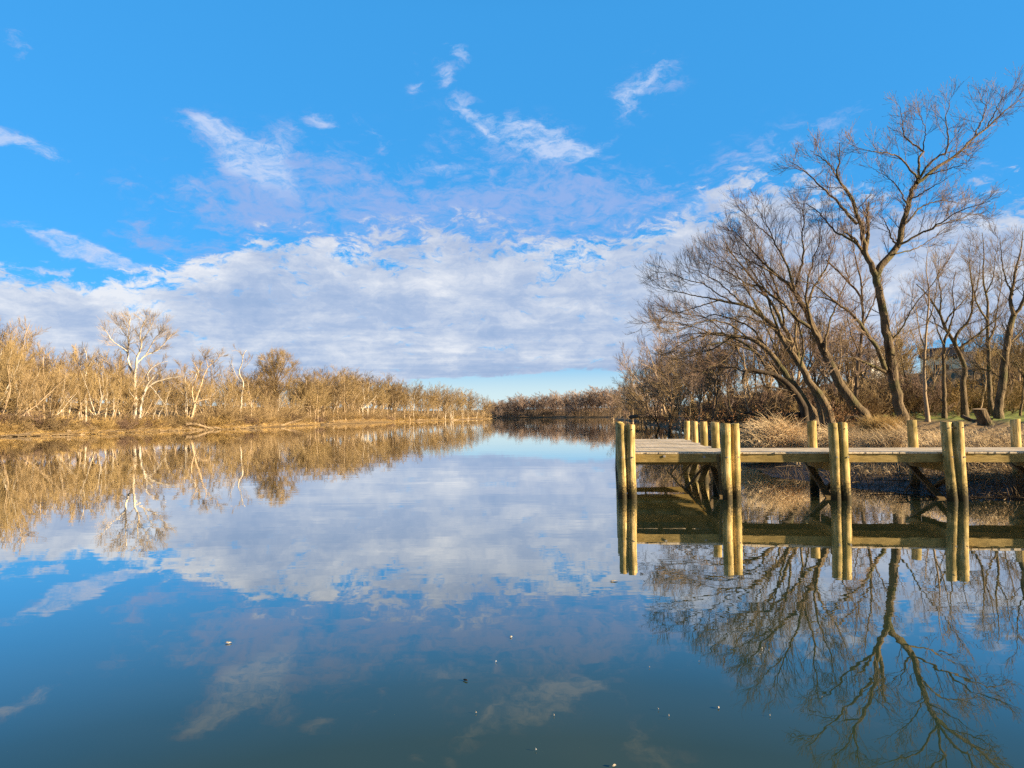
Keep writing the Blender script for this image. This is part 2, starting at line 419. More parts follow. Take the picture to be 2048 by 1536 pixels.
# domain-warped az/el so the blobs get torn edges
wn = N(nt, 'ShaderNodeTexNoise', i_Scale=9.0, i_Detail=5.0, i_Roughness=0.6)
mpw = N(nt, 'ShaderNodeMapping'); mpw.inputs['Scale'].default_value = (1, 1.8, 1); nt.links.new(AE.outputs[0], mpw.inputs[0]); nt.links.new(mpw.outputs[0], wn.inputs['Vector'])
ws = N(nt, 'ShaderNodeVectorMath', operation='SUBTRACT'); nt.links.new(wn.outputs['Color'], ws.inputs[0]); ws.inputs[1].default_value = (0.5, 0.5, 0.5)
wm = N(nt, 'ShaderNodeVectorMath', operation='MULTIPLY'); nt.links.new(ws.outputs[0], wm.inputs[0]); wm.inputs[1].default_value = (0.075, 0.05, 0)
wa = N(nt, 'ShaderNodeVectorMath', operation='ADD'); nt.links.new(AE.outputs[0], wa.inputs[0]); nt.links.new(wm.outputs[0], wa.inputs[1])
WAE = wa.outputs[0]

def blob(px, py, wx, wy, rot, weight, soft=1.0, src=None):
    """torn cloud patch round the direction of photo pixel px,py; wx, wy in thousandths of a radian-ish"""
    a, e = ae(px, py)
    mp = N(nt, 'ShaderNodeMapping', vector_type='TEXTURE')
    mp.inputs['Location'].default_value = (a, e, 0); mp.inputs['Rotation'].default_value = (0, 0, R(rot)); mp.inputs['Scale'].default_value = (wx / FPX, wy / FPX, 1)
    nt.links.new(src or WAE, mp.inputs[0])
    ln = N(nt, 'ShaderNodeVectorMath', operation='LENGTH'); nt.links.new(mp.outputs[0], ln.inputs[0])
    return math_n(nt, 'MULTIPLY', smooth(ln.outputs['Value'], 0.0, soft * 1.6, 1, 0), weight)

def total(vals, op='ADD'):
    r = vals[0]
    for v in vals[1:]: r = math_n(nt, op, r, v)
    return r

# --- main cloud bank: top edge as a curve over azimuth
fc = N(nt, 'ShaderNodeFloatCurve')
top_pts = [(-300, 560), (0, 548), (150, 552), (330, 540), (430, 520), (520, 478), (700, 492), (900, 485), (1100, 505), (1250, 480), (1400, 430), (1560, 385), (1700, 400), (1900, 440), (2048, 395), (2300, 380)]
A0, A1 = -0.8, 0.8; E1 = 0.4
cv = fc.mapping.curves[0]
pts = []
for px, py in top_pts:
    a, e = ae(px, py); pts.append(((a - A0) / (A1 - A0), e / E1))
pts = [(0.0, pts[0][1])] + pts + [(1.0, pts[-1][1])]
while len(cv.points) < len(pts): cv.points.new(0.5, 0.5)
for p, (x_, y_) in zip(cv.points, pts): p.location = (x_, y_); p.handle_type = 'AUTO'
fc.mapping.update()
an = N(nt, 'ShaderNodeMapRange'); an.inputs['From Min'].default_value = A0; an.inputs['From Max'].default_value = A1; nt.links.new(az, an.inputs['Value'])
nt.links.new(an.outputs[0], fc.inputs['Value'])
etop = math_n(nt, 'MULTIPLY', fc.outputs[0], E1)
edge_n = vnoise(AE.outputs[0], 16.0, 6, 0.6, ((0, 0, 0), 0.0, (0.6, 1.5, 1)))
etop2 = math_n(nt, 'ADD', etop, math_n(nt, 'MULTIPLY', math_n(nt, 'SUBTRACT', edge_n, 0.5), 0.07))
dist_top = math_n(nt, 'SUBTRACT', etop2, el)
left = smooth(az, -0.42, -0.12, 1, 0)
lo_ = math_n(nt, 'MULTIPLY_ADD', left, 0.042); lo_.node.inputs[2].default_value = -0.060
hi_ = math_n(nt, 'MULTIPLY_ADD', left, -0.028); hi_.node.inputs[2].default_value = 0.060
bt = N(nt, 'ShaderNodeMapRange', interpolation_type='SMOOTHSTEP'); nt.links.new(dist_top, bt.inputs['Value']); nt.links.new(lo_, bt.inputs['From Min']); nt.links.new(hi_, bt.inputs['From Max'])
band_top = bt.outputs[0]
ebot = math_n(nt, 'ADD', 0.056, math_n(nt, 'MULTIPLY', math_n(nt, 'SUBTRACT', vnoise(AE.outputs[0], 7.0, 4, 0.5, ((3, 1, 0), 0, (1, 6, 1))), 0.5), 0.022))
ebot = math_n(nt, 'ADD', ebot, math_n(nt, 'MULTIPLY', az, 0.05))
band_bot = smooth(math_n(nt, 'SUBTRACT', el, ebot), -0.003, 0.006)
n_pl = vnoise(PLo, 0.42, 7, 0.6, ((1.7, 0.4, 0), 0.35, (1.0, 0.75, 1)))
n_ae = vnoise(AE.outputs[0], 9.0, 7, 0.62, ((0.3, 0.1, 0), -0.06, (1, 2.1, 1)))
tex = math_n(nt, 'ADD', math_n(nt, 'MULTIPLY', n_pl, 0.5), math_n(nt, 'MULTIPLY', n_ae, 0.5))
band = math_n(nt, 'MULTIPLY', band_top, band_bot)
# --- purple-grey veil above the bank
veil = total([blob(720, 452, 300, 34, -3, 0.8), blob(1080, 458, 300, 34, 4, 0.8), blob(380, 490, 130, 22, -8, 0.6), blob(900, 400, 300, 46, 4, 0.5), blob(1300, 415, 130, 34, 15, 0.6), blob(620, 345, 160, 40, -20, 0.4),blob(760, 440, 330, 70, -6, 0.85), blob(1000, 465, 420, 42, 3, 0.8), blob(520, 370, 130, 38, -28, 0.55), blob(640, 400, 120, 60, -20, 0.5),
              blob(1150, 370, 110, 30, -15, 0.35), blob(1060, 420, 240, 40, 8, 0.5), blob(420, 450, 120, 35, -25, 0.6), blob(330, 470, 80, 20, -25, 0.4), blob(760, 370, 120, 30, 10, 0.5),
              blob(1440, 420, 110, 28, 18, 0.6), blob(1530, 390, 70, 20, 18, 0.4)])
# --- bright torn wisps
wl = [(35, 92, 26, 17, -40, .55), (60, 302, 70, 12, -14, .7), (30, 290, 50, 14, -5, .5), (455, 270, 70, 13, -18, .7), (395, 258, 50, 12, -8, .45), (505, 330, 85, 28, -24, .75), (560, 292, 60, 20, 35, .4),
      (650, 248, 28, 17, -15, .6), (745, 268, 48, 12, -38, .45), (885, 152, 26, 17, -48, .7), (892, 85, 34, 10, -35, .55), (915, 115, 22, 14, -80, .55), (818, 172, 20, 14, 20, .6), (835, 140, 14, 28, 10, .3),
      (955, 228, 65, 17, -36, .75), (1010, 255, 60, 12, -12, .5), (1075, 272, 55, 17, -28, .75), (1100, 292, 65, 16, -8, .75), (1150, 318, 70, 13, -6, .5), (1190, 305, 45, 12, 35, .45), (890, 338, 75, 13, -5, .45),
      (1245, 195, 36, 22, 58, .5), (1300, 150, 60, 12, 28, .35), (1330, 170, 60, 30, 20, .28), (1415, 400, 60, 14, 22, .6), (1540, 300, 90, 22, 16, .35), (1690, 250, 55, 22, 10, .35), (1340, 560, 60, 20, 0, .3),
      (242, 372, 22, 12, 0, .4), (370, 378, 50, 9, -8, .4), (110, 464, 58, 10, -8, 1.0), (115, 485, 16, 22, 20, .8), (190, 502, 75, 13, -12, 1.0), (240, 512, 60, 10, -15, .9), (160, 490, 45, 9, -20, .6), (68, 535, 16, 7, 0, .7), (120, 537, 20, 7, 0, .8), (200, 532, 22, 6, 0, .6), (360, 532, 40, 6, 0, .5),
      (1000, 320, 190, 60, -20, .30), (1480, 340, 220, 60, 10, .24), (1080, 280, 130, 36, -15, .35), (500, 350, 110, 50, -20, .35), (700, 340, 160, 50, -15, .25), (1270, 180, 80, 40, 40, .3), (1850, 420, 160, 30, 10, .4), (1980, 330, 90, 30, 15, .25)]
wis = total([blob(b[0], b[1], b[2] * 1.05, b[3] * 1.25, b[4], b[5] * (0.78 if b[1] < 440 else 1.05)) for b in wl])
# one torn-cloud field: coarse billows plus slanting fibres, thresholded against how much cloud a part of the sky holds
fib = vnoise(WAE, 34.0, 8, 0.70, ((1, 2, 0), -0.45, (1, 2.4, 1)), 0.3)
pat = vnoise(WAE, 12.0, 6, 0.6, ((2, 5, 0), -0.3, (1, 1.6, 1)))
nn = math_n(nt, 'ADD', math_n(nt, 'MULTIPLY', math_n(nt, 'SUBTRACT', fib, 0.5), 1.5), math_n(nt, 'ADD', math_n(nt, 'MULTIPLY', math_n(nt, 'SUBTRACT', pat, 0.5), 1.1), math_n(nt, 'MULTIPLY', math_n(nt, 'SUBTRACT', n_pl, 0.5), 0.8)))
base = math_n(nt, 'ADD', math_n(nt, 'MULTIPLY', veil, 0.78, False), math_n(nt, 'MULTIPLY', wis, 0.95))
thin_a = smooth(math_n(nt, 'ADD', math_n(nt, 'MINIMUM', base, 0.75), math_n(nt, 'MULTIPLY', nn, 1.7)), 0.10, 1.15)
thin_a = math_n(nt, 'MULTIPLY', thin_a, smooth(base, 0.0, 0.22))
bandB = math_n(nt, 'ADD', math_n(nt, 'MULTIPLY', band, 1.15), math_n(nt, 'MULTIPLY', nn, 2.0))
bandA = math_n(nt, 'MULTIPLY', smooth(bandB, 0.15, 0.85), smooth(band, 0.0, 0.12))
# a torn field of low cloud elsewhere in the sky, for what other views and the light see
gen = smooth(vnoise(PLo, 0.5, 6, 0.6), 0.52, 0.72)
away = smooth(math_n(nt, 'ABSOLUTE', az), 0.85, 1.3)
gen = math_n(nt, 'MULTIPLY', gen, math_n(nt, 'MULTIPLY', away, 0.35))
# --- clear sky, graded to the deep winter blue
tint = mixc(nt, 1.0, sky.outputs[0], SKY_TINT, 'MULTIPLY')
gam = N(nt, 'ShaderNodeHueSaturation'); gam.inputs['Saturation'].default_value = SKY_SAT; gam.inputs['Value'].default_value = SKY_VAL; nt.links.new(tint, gam.inputs['Color'])
lowf = smooth(el, 0.02, 0.10, 1, 0)
flat = mixc(nt, 0.78, gam.outputs[0], tuple(x * K for x in SKY_CONST))
skyc = mixc(nt, math_n(nt, 'MULTIPLY', lowf, SKY_LOWMIX), flat, tuple(x * K for x in SKY_LOW))
# --- cloud colours (in the sky's own units: the background strength scales both)
def kc(c): return tuple(x * K for x in c)
shade = math_n(nt, 'ADD', math_n(nt, 'MULTIPLY', vnoise(PLo, 0.9, 8, 0.66, ((4, 2, 0), 0.5, (0.8, 1, 1))), 0.32), math_n(nt, 'MULTIPLY', vnoise(WAE, 12.0, 9, 0.70, ((5, 2, 0), 0.1, (1, 2.0, 1))), 0.68))
# brighter near the upper left edge of the bank, where the sun catches it
rim = smooth(dist_top, 0.0, 0.05, 1, 0)
left = smooth(az, -0.45, 0.05, 1, 0)
lit = math_n(nt, 'ADD', shade, math_n(nt, 'MULTIPLY', math_n(nt, 'MULTIPLY', rim, left), 0.12))
lit = math_n(nt, 'ADD', lit, blob(1130, 560, 260, 60, 0, 0.05, 1.0, AE.outputs[0]))
lit = math_n(nt, 'ADD', lit, blob(270, 610, 60, 50, 0, 0.16, 1.0, AE.outputs[0]))
lit = math_n(nt, 'ADD', lit, blob(640, 700, 500, 45, 0, 0.05, 1.0, AE.outputs[0]))
lit = math_n(nt, 'SUBTRACT', lit, blob(560, 620, 260, 45, 0, 0.035, 1.0, AE.outputs[0]))
lit = math_n(nt, 'SUBTRACT', lit, blob(900, 660, 330, 40, 0, 0.035, 1.0, AE.outputs[0]))
lit = math_n(nt, 'SUBTRACT', lit, blob(1000, 740, 500, 14, 0, 0.10, 1.0, AE.outputs[0]))
crc = ramp(nt, [(0.33, (0.35, 0.47, 0.70)), (0.44, (0.45, 0.55, 0.75)), (0.53, (0.60, 0.67, 0.81)), (0.66, (0.86, 0.88, 0.93))], math_n(nt, 'SUBTRACT', lit, 0.018))
bankc = mixc(nt, 1.0, crc.outputs[0], (K, K, K), 'MULTIPLY')
thinc = mixc(nt, smooth(wis, 0.15, 0.7), kc((0.30, 0.46, 0.84)), kc((0.56, 0.68, 0.94)))
c = mixc(nt, math_n(nt, 'MULTIPLY', thin_a, 0.9), skyc, thinc)
c = mixc(nt, gen, c, kc((0.62, 0.68, 0.82)))
c = mixc(nt, math_n(nt, 'MULTIPLY', bandA, 0.95), c, bankc)
# unseen sky overhead and behind the viewer, dimmed to weaken the ambient light
zen = smooth(Z, 0.50, 0.75, 1.0, 0.22)
back = smooth(Y, -0.5, 0.1, 0.4, 1.0)
c = mixc(nt, 1.0, c, math_n(nt, 'MULTIPLY', zen, back), 'MULTIPLY')
nt.links.new(c, bg.inputs[0]); bg.inputs[1].default_value = SKY_STR

sl = bpy.data.lights.new('sun', 'SUN'); sl.energy = SUN_STR; sl.angle = R(0.6); sl.color = (1.0, 0.77, 0.49)
so = bpy.data.objects.new('sun', sl); COL.objects.link(so)
so.rotation_euler = (-SUN_DIR).to_track_quat('-Z', 'Y').to_euler()
so.location = (60, -20, 30)
S.cycles.use_denoising = False
S.cycles.use_adaptive_sampling = False
S.cycles.sample_clamp_indirect = 6.0
S.cycles.max_bounces = 6
S.view_settings.view_transform = 'Standard'; S.view_settings.look = 'None'; S.view_settings.gamma = 1.0; S.view_settings.exposure = EXPO
# ------------------------------------------------------------------ river outline and terrain
LEFT_PX = [(0, 874), (90, 872), (200, 868), (300, 863.5), (400, 860), (470, 858.5), (500, 857), (640, 850), (800, 843.5), (900, 840.5), (985, 837.3)]
left_w = [tuple(hit(*p)[:2]) for p in LEFT_PX]
RIGHT_PX = [(1222, 838), (1262, 843), (1300, 850), (1370, 862), (1430, 882), (1480, 930), (1560, 955), (1640, 968), (1740, 978), (1850, 990), (1950, 998), (2048, 1003)]
right_w = [tuple(hit(*p)[:2]) for p in RIGHT_PX]
river = ([(-96, -120), (-88, -20), (-74, 45)] + left_w + [(left_w[-1][0] - 22, left_w[-1][1] + 70), (-150, 560), (-400, 570), (-400, 790), (-120, 690), (0, 612), (40, 560), (66, 500), (84, 420), (66, 330)]
         + right_w + [(16, 13.6), (26, 9), (34, -10), (40, -120)])
RIV = np.array(river)

def sdist(XY):
    """signed distance to the shore: positive on land, negative on the water"""
    XY = np.asarray(XY, float); n = len(XY)
    d = np.full(n, 1e9); inside = np.zeros(n, bool)
    x, y = XY[:, 0], XY[:, 1]
    for i in range(len(RIV)):
        a = RIV[i - 1]; b = RIV[i]; ab = b - a; L2 = (ab ** 2).sum()
        t = np.clip(((x - a[0]) * ab[0] + (y - a[1]) * ab[1]) / L2, 0, 1)
        dd = np.hypot(x - a[0] - t * ab[0], y - a[1] - t * ab[1]); d = np.minimum(d, dd)
        cr = ((a[1] > y) != (b[1] > y)) & (x < (b[0] - a[0]) * (y - a[1]) / (b[1] - a[1] + 1e-12) + a[0])
        inside ^= cr
    return np.where(inside, -d, d)

def wav(XY, f, ph):
    x, y = XY[:, 0], XY[:, 1]
    return (np.sin(x * f + ph) * np.cos(y * f * 1.13 + ph * 1.7) + 0.6 * np.sin(x * f * 2.3 - y * f * 1.9 + ph * 2.1) + 0.35 * np.sin(x * f * 4.7 + y * f * 4.1 + ph)) / 1.95

def sstep(v, a, b):
    t = np.clip((v - a) / (b - a), 0, 1); return t * t * (3 - 2 * t)

def height(XY):
    XY = np.asarray(XY, float)
    x, y = XY[:, 0], XY[:, 1]
    dist = np.hypot(x, y)
    s = sdist(XY) + wav(XY, 0.9, 1.3) * np.clip(dist / 60, 0.25, 1.6) * 0.55
    water = np.maximum(s * 0.35, -1.6)
    right = x > 0
    near = right & (y < 46)
    zl = 0.95 * sstep(s, 0, 3.5) + 0.35 * sstep(s, 3, 14) + 5.2 * sstep(s, 8, 70)
    # right: low mud and reed margin, level lawn, then the brushy slope up to the houses
    zr = 0.30 * sstep(s, 0, 2.2) + 0.55 * sstep(s, 2, 7) + 0.6 * sstep(s, 6, 18) + 0.5 * sstep(s, 20, 40)
    hill = 6.0 * sstep(s, 31, 58) * sstep(y, 35, 75) * (1 - sstep(y, 70, 110)) + 6.5 * sstep(s, 14, 50) * sstep(y, 70, 110) + 4.0 * sstep(s, 60, 160) * sstep(y, 60, 110)
    zr = zr + hill + 0.35 * sstep(s, 0, 3) * sstep(y, 45, 90)
    zf = 1.2 * sstep(s, 0, 5) + 7 * sstep(s, 12, 90)
    z = np.where(right, zr, zl)
    k = sstep(y, 330, 470); z = z * (1 - k) + zf * k
    z = z + 0.10 * wav(XY, 1.7, 0.4) * np.clip(s, 0, 3) / 3 + 0.05 * wav(XY, 5.1, 2.0) * np.clip(s, 0, 1)
    return np.where(s > 0, z + 0.015, water)

def gz(x, y):
    return float(height(np.array([[x, y]]))[0])

# polar sheet round the viewpoint, dense where the photograph looks
ang = np.concatenate([np.linspace(-180, -45, 40, endpoint=False), np.linspace(-45, 45, 560, endpoint=False), np.linspace(45, 180, 40, endpoint=False)])
rad = np.concatenate([[0.0], np.geomspace(3, 3800, 330)])
A, Rr_ = np.meshgrid(np.radians(ang), rad)
GX = Rr_ * np.sin(A); GY = Rr_ * np.cos(A)
XY = np.stack([GX.ravel(), GY.ravel()], 1)
Zg = height(XY)
Vg = np.column_stack([XY, Zg])
nr, na = A.shape
idx = np.arange(nr * na).reshape(nr, na)
a_ = idx[:-1]; b_ = np.roll(idx, -1, axis=1)[:-1]; c_ = np.roll(idx, -1, axis=1)[1:]; d_ = idx[1:]
Fg = np.stack([a_, d_, c_, b_], -1).reshape(-1, 4)
ground = mesh_np('ground', Vg, Fg, ground_mat(), smooth=True)
tag(ground, 'leaf strewn river banks with lawn and rising ground', 'ground', kind='structure')
sd = sdist(XY)
lawn = ((XY[:, 0] > 0) & (XY[:, 1] < 130)) * sstep(sd, 13, 17) * (1 - sstep(sd, 30, 38)) * sstep(XY[:, 0] - 0.50 * XY[:, 1], -1, 2)
lawn = np.maximum(lawn, ((XY[:, 0] > 0)) * sstep(sd, 52, 60) * sstep(XY[:, 1], 60, 80) * 0.9 * (XY[:, 1] < 250))
straw = np.where(XY[:, 0] < 0, 1.0, 0.2 + 0.35 * (sd < 14)) * np.where(XY[:, 1] > 330, 0.3, 1)
mud = np.where((XY[:, 0] > 5) & (XY[:, 1] < 60), 1.0, 0.35)
for nm, arr in (('lawn', lawn), ('straw', straw), ('mud', mud)):
    at_ = ground.data.attributes.new(nm, 'FLOAT', 'POINT'); at_.data.foreach_set('value', arr.astype(np.float32))

# water: one level sheet
n_w = 64
ws_ = [(-1500, -400), (1500, -400), (1500, 1200), (-1500, 1200)]
water = mesh_np('water', [(x, y, 0.0) for x, y in ws_], [[0, 1, 2, 3]], water_mat())
tag(water, 'calm dark river water mirroring sky and trees', 'water', kind='structure')
# ------------------------------------------------------------------ pier (one thing with all its timbers)
YAW = R(8.0)
PU = np.array([math.cos(YAW), -math.sin(YAW), 0.0])     # along the walkway, towards the shore
PV = np.array([math.sin(YAW), math.cos(YAW), 0.0])      # along the platform, out over the river
P0 = np.array([*hit(1256, 996)[:2], 0.0])
BAY = 2.35
DECK_Z = 1.06
UZ = np.array([0, 0, 1.0])
rngp = np.random.default_rng(5)
pier = empty('pier', P0)
tag(pier, 'L-shaped weathered wooden pier on round pine pilings', 'pier')
def pw(u, v, z=0.0): return PU * u + PV * v + UZ * z    # relative to the pier's own origin

def piling(u, v, r, top, lean=(0, 0)):
    """slightly crooked hand-peeled pole with a cut top"""
    k = 20; zs = np.array([-1.5, -0.6, 0.0, 0.25, 0.5, 0.8, 1.1, 1.35, 1.5, top - 0.012, top])
    ph = rngp.random(4) * 6.28; V = []
    tilt = rngp.uniform(-0.012, 0.012, 2); tcut = rngp.uniform(-0.10, 0.10, 2)
    for i, z in enumerate(zs):
        c = pw(u, v) + np.array([lean[0] * z, lean[1] * z, z])
        c[0] += 0.012 * math.sin(z * 2.1 + ph[0]); c[1] += 0.012 * math.sin(z * 1.7 + ph[1])
        rr = r * (1.04 - 0.03 * z / 1.7) * (0.93 if i == len(zs) - 1 else 1)
        for j in range(k):
            a = j * 2 * PI / k
            q = rr * (1 + 0.035 * math.sin(2 * a + ph[2] + z) + 0.02 * math.sin(5 * a + ph[3] - z * 2) + 0.012 * rngp.normal())
            p = c + np.array([q * math.cos(a), q * math.sin(a), 0])
            if i >= len(zs) - 2: p[2] += tcut[0] * q * math.cos(a) + tcut[1] * q * math.sin(a)
            V.append(p)
    V = np.array(V); n = len(zs)
    F = [[i * k + j, i * k + (j + 1) % k, (i + 1) * k + (j + 1) % k, (i + 1) * k + j] for i in range(n - 1) for j in range(k)]
    ctr = V[(n - 1) * k:].mean(0); V = np.vstack([V, ctr]); last = len(V) - 1
    F += [[(n - 1) * k + j, (n - 1) * k + (j + 1) % k, last, last] for j in range(k)]
    me = bpy.data.meshes.new('piling'); me.from_pydata([tuple(q) for q in V], [], [tuple(f) if f[2] != f[3] else tuple(f[:3]) for f in F]); me.update()
    for p_ in me.polygons: p_.use_smooth = len(p_.vertices) == 4
    me.materials.append(M_['piling'])
    o = bpy.data.objects.new('piling', me); COL.objects.link(o); o.parent = pier
    return o

PAIR_U = [0.0, BAY, 2 * BAY, 3 * BAY + 0.03, 4 * BAY + 0.06, 5 * BAY]
for i, u in enumerate(PAIR_U):                           # twin pilings along the outer face
    ln_ = (-0.03, 0) if i >= 2 else (-0.008, 0)
    piling(u - 0.118, -0.13, 0.106 if i else 0.100, 1.71 + 0.01 * (i % 2), ln_)
    piling(u + 0.092, -0.12 + 0.10 * (i == 1), 0.104 if i < 3 else 0.114, 1.72, ln_)
for i, u in enumerate(PAIR_U[2:]):                       # single pilings on the shore side of the walkway
    piling(u + 0.02, 2.12, 0.108, 1.74)
COLV = [2.05, 4.4, 6.75, 9.05]
for i, v in enumerate(COLV):                             # far column and outer column of the platform
    piling(BAY - 0.04, v, 0.105, 1.73 - 0.012 * i)
    piling(-0.12, v, 0.105, 1.72 - 0.01 * i)

def board_row(name, mat, specs):
    mb = MB()
    for o, ax, ay, az in specs: mb.box(o, ax, ay, az)
    return mb.build(name, mat, pier)

# decking: boards run across the walkway; on the platform they lie in bays butted end to end
def deck(u0, u1, v0, v1, name, jog=0.0):
    sp = []; u = u0; wdt = 0.14
    while u < u1 - 0.02:
        w_ = min(wdt, u1 - u) - 0.0045
        dz = rngp.uniform(-0.0012, 0.0012); a = rngp.uniform(-0.012, 0.012); b = rngp.uniform(-0.010, 0.010)
        vv0, vv1 = v0 + a, v1 + b
        sp.append((pw(u, vv0, DECK_Z - 0.036 + dz), PU * w_ + PV * rngp.uniform(-0.003, 0.003), PV * (vv1 - vv0), UZ * 0.036))
        u += wdt
    return board_row(name, M_['deck'], sp)
deck(BAY - 0.02, 5.2 * BAY, -0.03, 2.02, 'walkway_deck')
vs = [-0.03, 2.03, 4.36, 6.72, 9.0]
for i in range(4):
    deck(0.03, BAY - (0.03 if i == 0 else 0.17), vs[i] + 0.03, vs[i + 1] - 0.03, 'platform_deck')
    if i: # the corner board that sticks out beside each piling
        board_row('corner_board', M_['deck'], [(pw(BAY - 0.168, vs[i] + 0.02, DECK_Z - 0.036), PU * 0.13, PV * (1.1), UZ * 0.037)])

def beam(name, o, ax, ay, az, mat='beam'):
    mb = MB(); mb.box(o, ax, ay, az); return mb.build(name, M_[mat], pier)
zb = DECK_Z - 0.042; hb = 0.185
for i in range(5):                                       # outer stringers, one length per bay
    u0 = PAIR_U[i] + (0.0 if i else -0.05)
    beam('stringer', pw(u0 + 0.004, 0.0, zb - hb), PU * (PAIR_U[i + 1] - u0 - 0.008), PV * 0.045, UZ * hb)
beam('stringer', pw(BAY, 1.90, zb - hb), PU * (4.2 * BAY), PV * 0.045, UZ * hb)
beam('stringer', pw(BAY, 0.95, zb - hb), PU * (4.2 * BAY), PV * 0.045, UZ * (hb - 0.003))
for u in (0.05, 0.8, 1.5):
    beam('stringer', pw(u, 0.05, zb - hb), PU * 0.045, PV * 8.9, UZ * hb)
beam('stringer', pw(BAY - 0.21, 0.05, zb - hb), PU * 0.045, PV * 8.9, UZ * hb)
for v in COLV:
    beam('cross_beam', pw(-0.2, v - 0.16, zb - hb - 0.19), PU * (BAY + 0.1), PV * 0.045, UZ * 0.185)
# caps and crossed braces between the outer pairs and the shore side pilings
for i, u in enumerate(PAIR_U):
    if i == 0: continue
    for s in (-0.19, 0.17) if i > 1 else (-0.19,):
        beam('cross_beam', pw(u + s - (0.02 if s < 0 else 0), -0.06, zb - hb - 0.20), PU * 0.045, PV * 2.2, UZ * 0.19)
    mb = MB(); mb.bar(pw(u - 0.16, 2.05, 0.72), pw(u - 0.16, 0.0, -0.10), 0.045, 0.15, up=PU); mb.build('brace', M_['brace'], pier)
    mb = MB(); mb.bar(pw(u + 0.16, 0.0, 0.66), pw(u + 0.16, 2.05, -0.10), 0.045, 0.14, up=PU); mb.build('brace', M_['brace'], pier)
vv = [2.05, 4.4, 6.75, 9.05]
for i in range(3):
    for s, (za, zb2) in ((-0.15, (0.78, -0.1)), (0.12, (-0.1, 0.78))):
        mb = MB(); mb.bar(pw(BAY - 0.04 + s, vv[i], za), pw(BAY - 0.04 + s, vv[i + 1], zb2), 0.045, 0.15, up=PU); mb.build('brace', M_['brace'], pier)
for v in (2.05, 4.4, 6.75, 9.05):
    for s in (0,):
        mb = MB(); mb.bar(pw(BAY - 0.2, v + 0.13, 0.74), pw(BAY - 0.85, v + 0.13, -0.05), 0.045, 0.14, up=PV); mb.build('brace', M_['brace'], pier)
mb = MB(); mb.bar(pw(BAY - 0.30, -0.03, 1.0), pw(BAY - 0.24, -0.02, 0.12), 0.05, 0.03, up=PV); mb.build('batten', M_['brace'], pier)
def bolt(u, v, z, r=0.018):
    k = 8; V = []; 
    for dz in (0, -0.018):
        for j in range(k): V.append(pw(u + r * math.cos(j * 2 * PI / k), v + dz, z + r * math.sin(j * 2 * PI / k)))
    F = [[j, (j + 1) % k, k + (j + 1) % k, k + j] for j in range(k)] + [[k, k + 1, k + 2, k + 3], [k, k + 3, k + 4, k + 7], [k + 4, k + 5, k + 6, k + 7]]
    return mesh_np('bolt', V, F, M_['bolt'], pier)
for i, u in enumerate(PAIR_U[:5]):
    for du in (-0.12, 0.12):
        bolt(u + du, -0.238, 0.96); bolt(u + du, -0.238, 1.60, 0.012)
bolt(0.85, -0.002, 0.97, 0.03); bolt(1.75, -0.002, 0.95, 0.03)
# ------------------------------------------------------------------ trees
def assemble(name, loc, levels_trunk, levels_crown, tm, cm, label, cat='tree', group=None, tips=None):
    """levels: lists of (P, R, sides) in world space; becomes Empty > trunk, crown"""
    root = empty(name, loc); tag(root, label, cat, group)
    off = np.asarray(loc)
    V, F = merge(*[tubes(P - off, r, k) for P, r, k in levels_trunk if len(P)])
    mesh_np('trunk', V, F, tm, root, smooth=True)
    V, F = merge(*[tubes(P - off, r, k) for P, r, k in levels_crown if len(P)])
    mesh_np('crown', V, F, cm, root)
    return root

def limbs_from_px(rng, limbs, D, wander=0.05, n=22):
    """limbs: list of (points px, r0, r1, depth slope); each is a real limb in depth, first point fixes its start"""
    out = []
    for li in limbs:
        pts, r0, r1 = li[0], li[1], li[2]; ds = li[3] if len(li) > 3 else rng.uniform(-0.35, 0.35); d0 = li[4] if len(li) > 4 else 0.0
        L = 0; P = []
        for i, (x, y) in enumerate(pts):
            if i: L += math.hypot(x - pts[i-1][0], y - pts[i-1][1]) / FPX * D
            P.append(at(x, y, D + d0 + ds * L))
        P = resample(P, n)
        P[1:-1] += rng.normal(size=(n - 2, 3)) * wander * 0.35
        t = np.linspace(0, 1, n); rr = r0 * (1 - t) + r1 * t
        out.append((P, rr))
    return out

def twigs(rng, limbs, sp1=0.7, l1=1.6, l2=0.75, l3=0.32, up=0.06, n2=5, n3=4, dens=1.0, rm=0.007, rtip=None, ang=(25, 65), t0=0.12, wob=0.16, trunk_few=True):
    """three further orders of branching on a list of limbs"""
    Pl = np.stack([l[0] for l in limbs]); Rl = np.stack([l[1] for l in limbs])
    ln = np.linalg.norm(np.diff(Pl, axis=1), axis=2).sum(1)
    cn = np.maximum(2, (ln / sp1 * dens)).astype(int)
    if trunk_few: cn[0] = max(2, cn[0] // 4)
    P1, R1 = grow(rng, Pl, Rl, cn, t0, 1.0, ang, l1, 0.5, 0.70, 6, wob, up, 0.45, rm * 1.6, rcap=rm * 5.0, tip=0.3, absolute=True)
    P2, R2 = grow(rng, P1, R1, n2, 0.12, 1.0, (16, 44), l2 * 1.1, 0.45, 0.35, 5, wob * 0.6, up * 1.1, 0.6, rm * 1.1, 0.5, absolute=True)
    P3, R3 = grow(rng, P2, R2, n3, 0.15, 1.0, (12, 38), l3 * 1.35, 0.45, 0.3, 3, wob * 0.5, up * 1.1, 0.7, rm * 0.8, 0.6, rtip=rtip, absolute=True)
    return (P1, R1, 4), (P2, R2, 3), (P3, R3, 3)

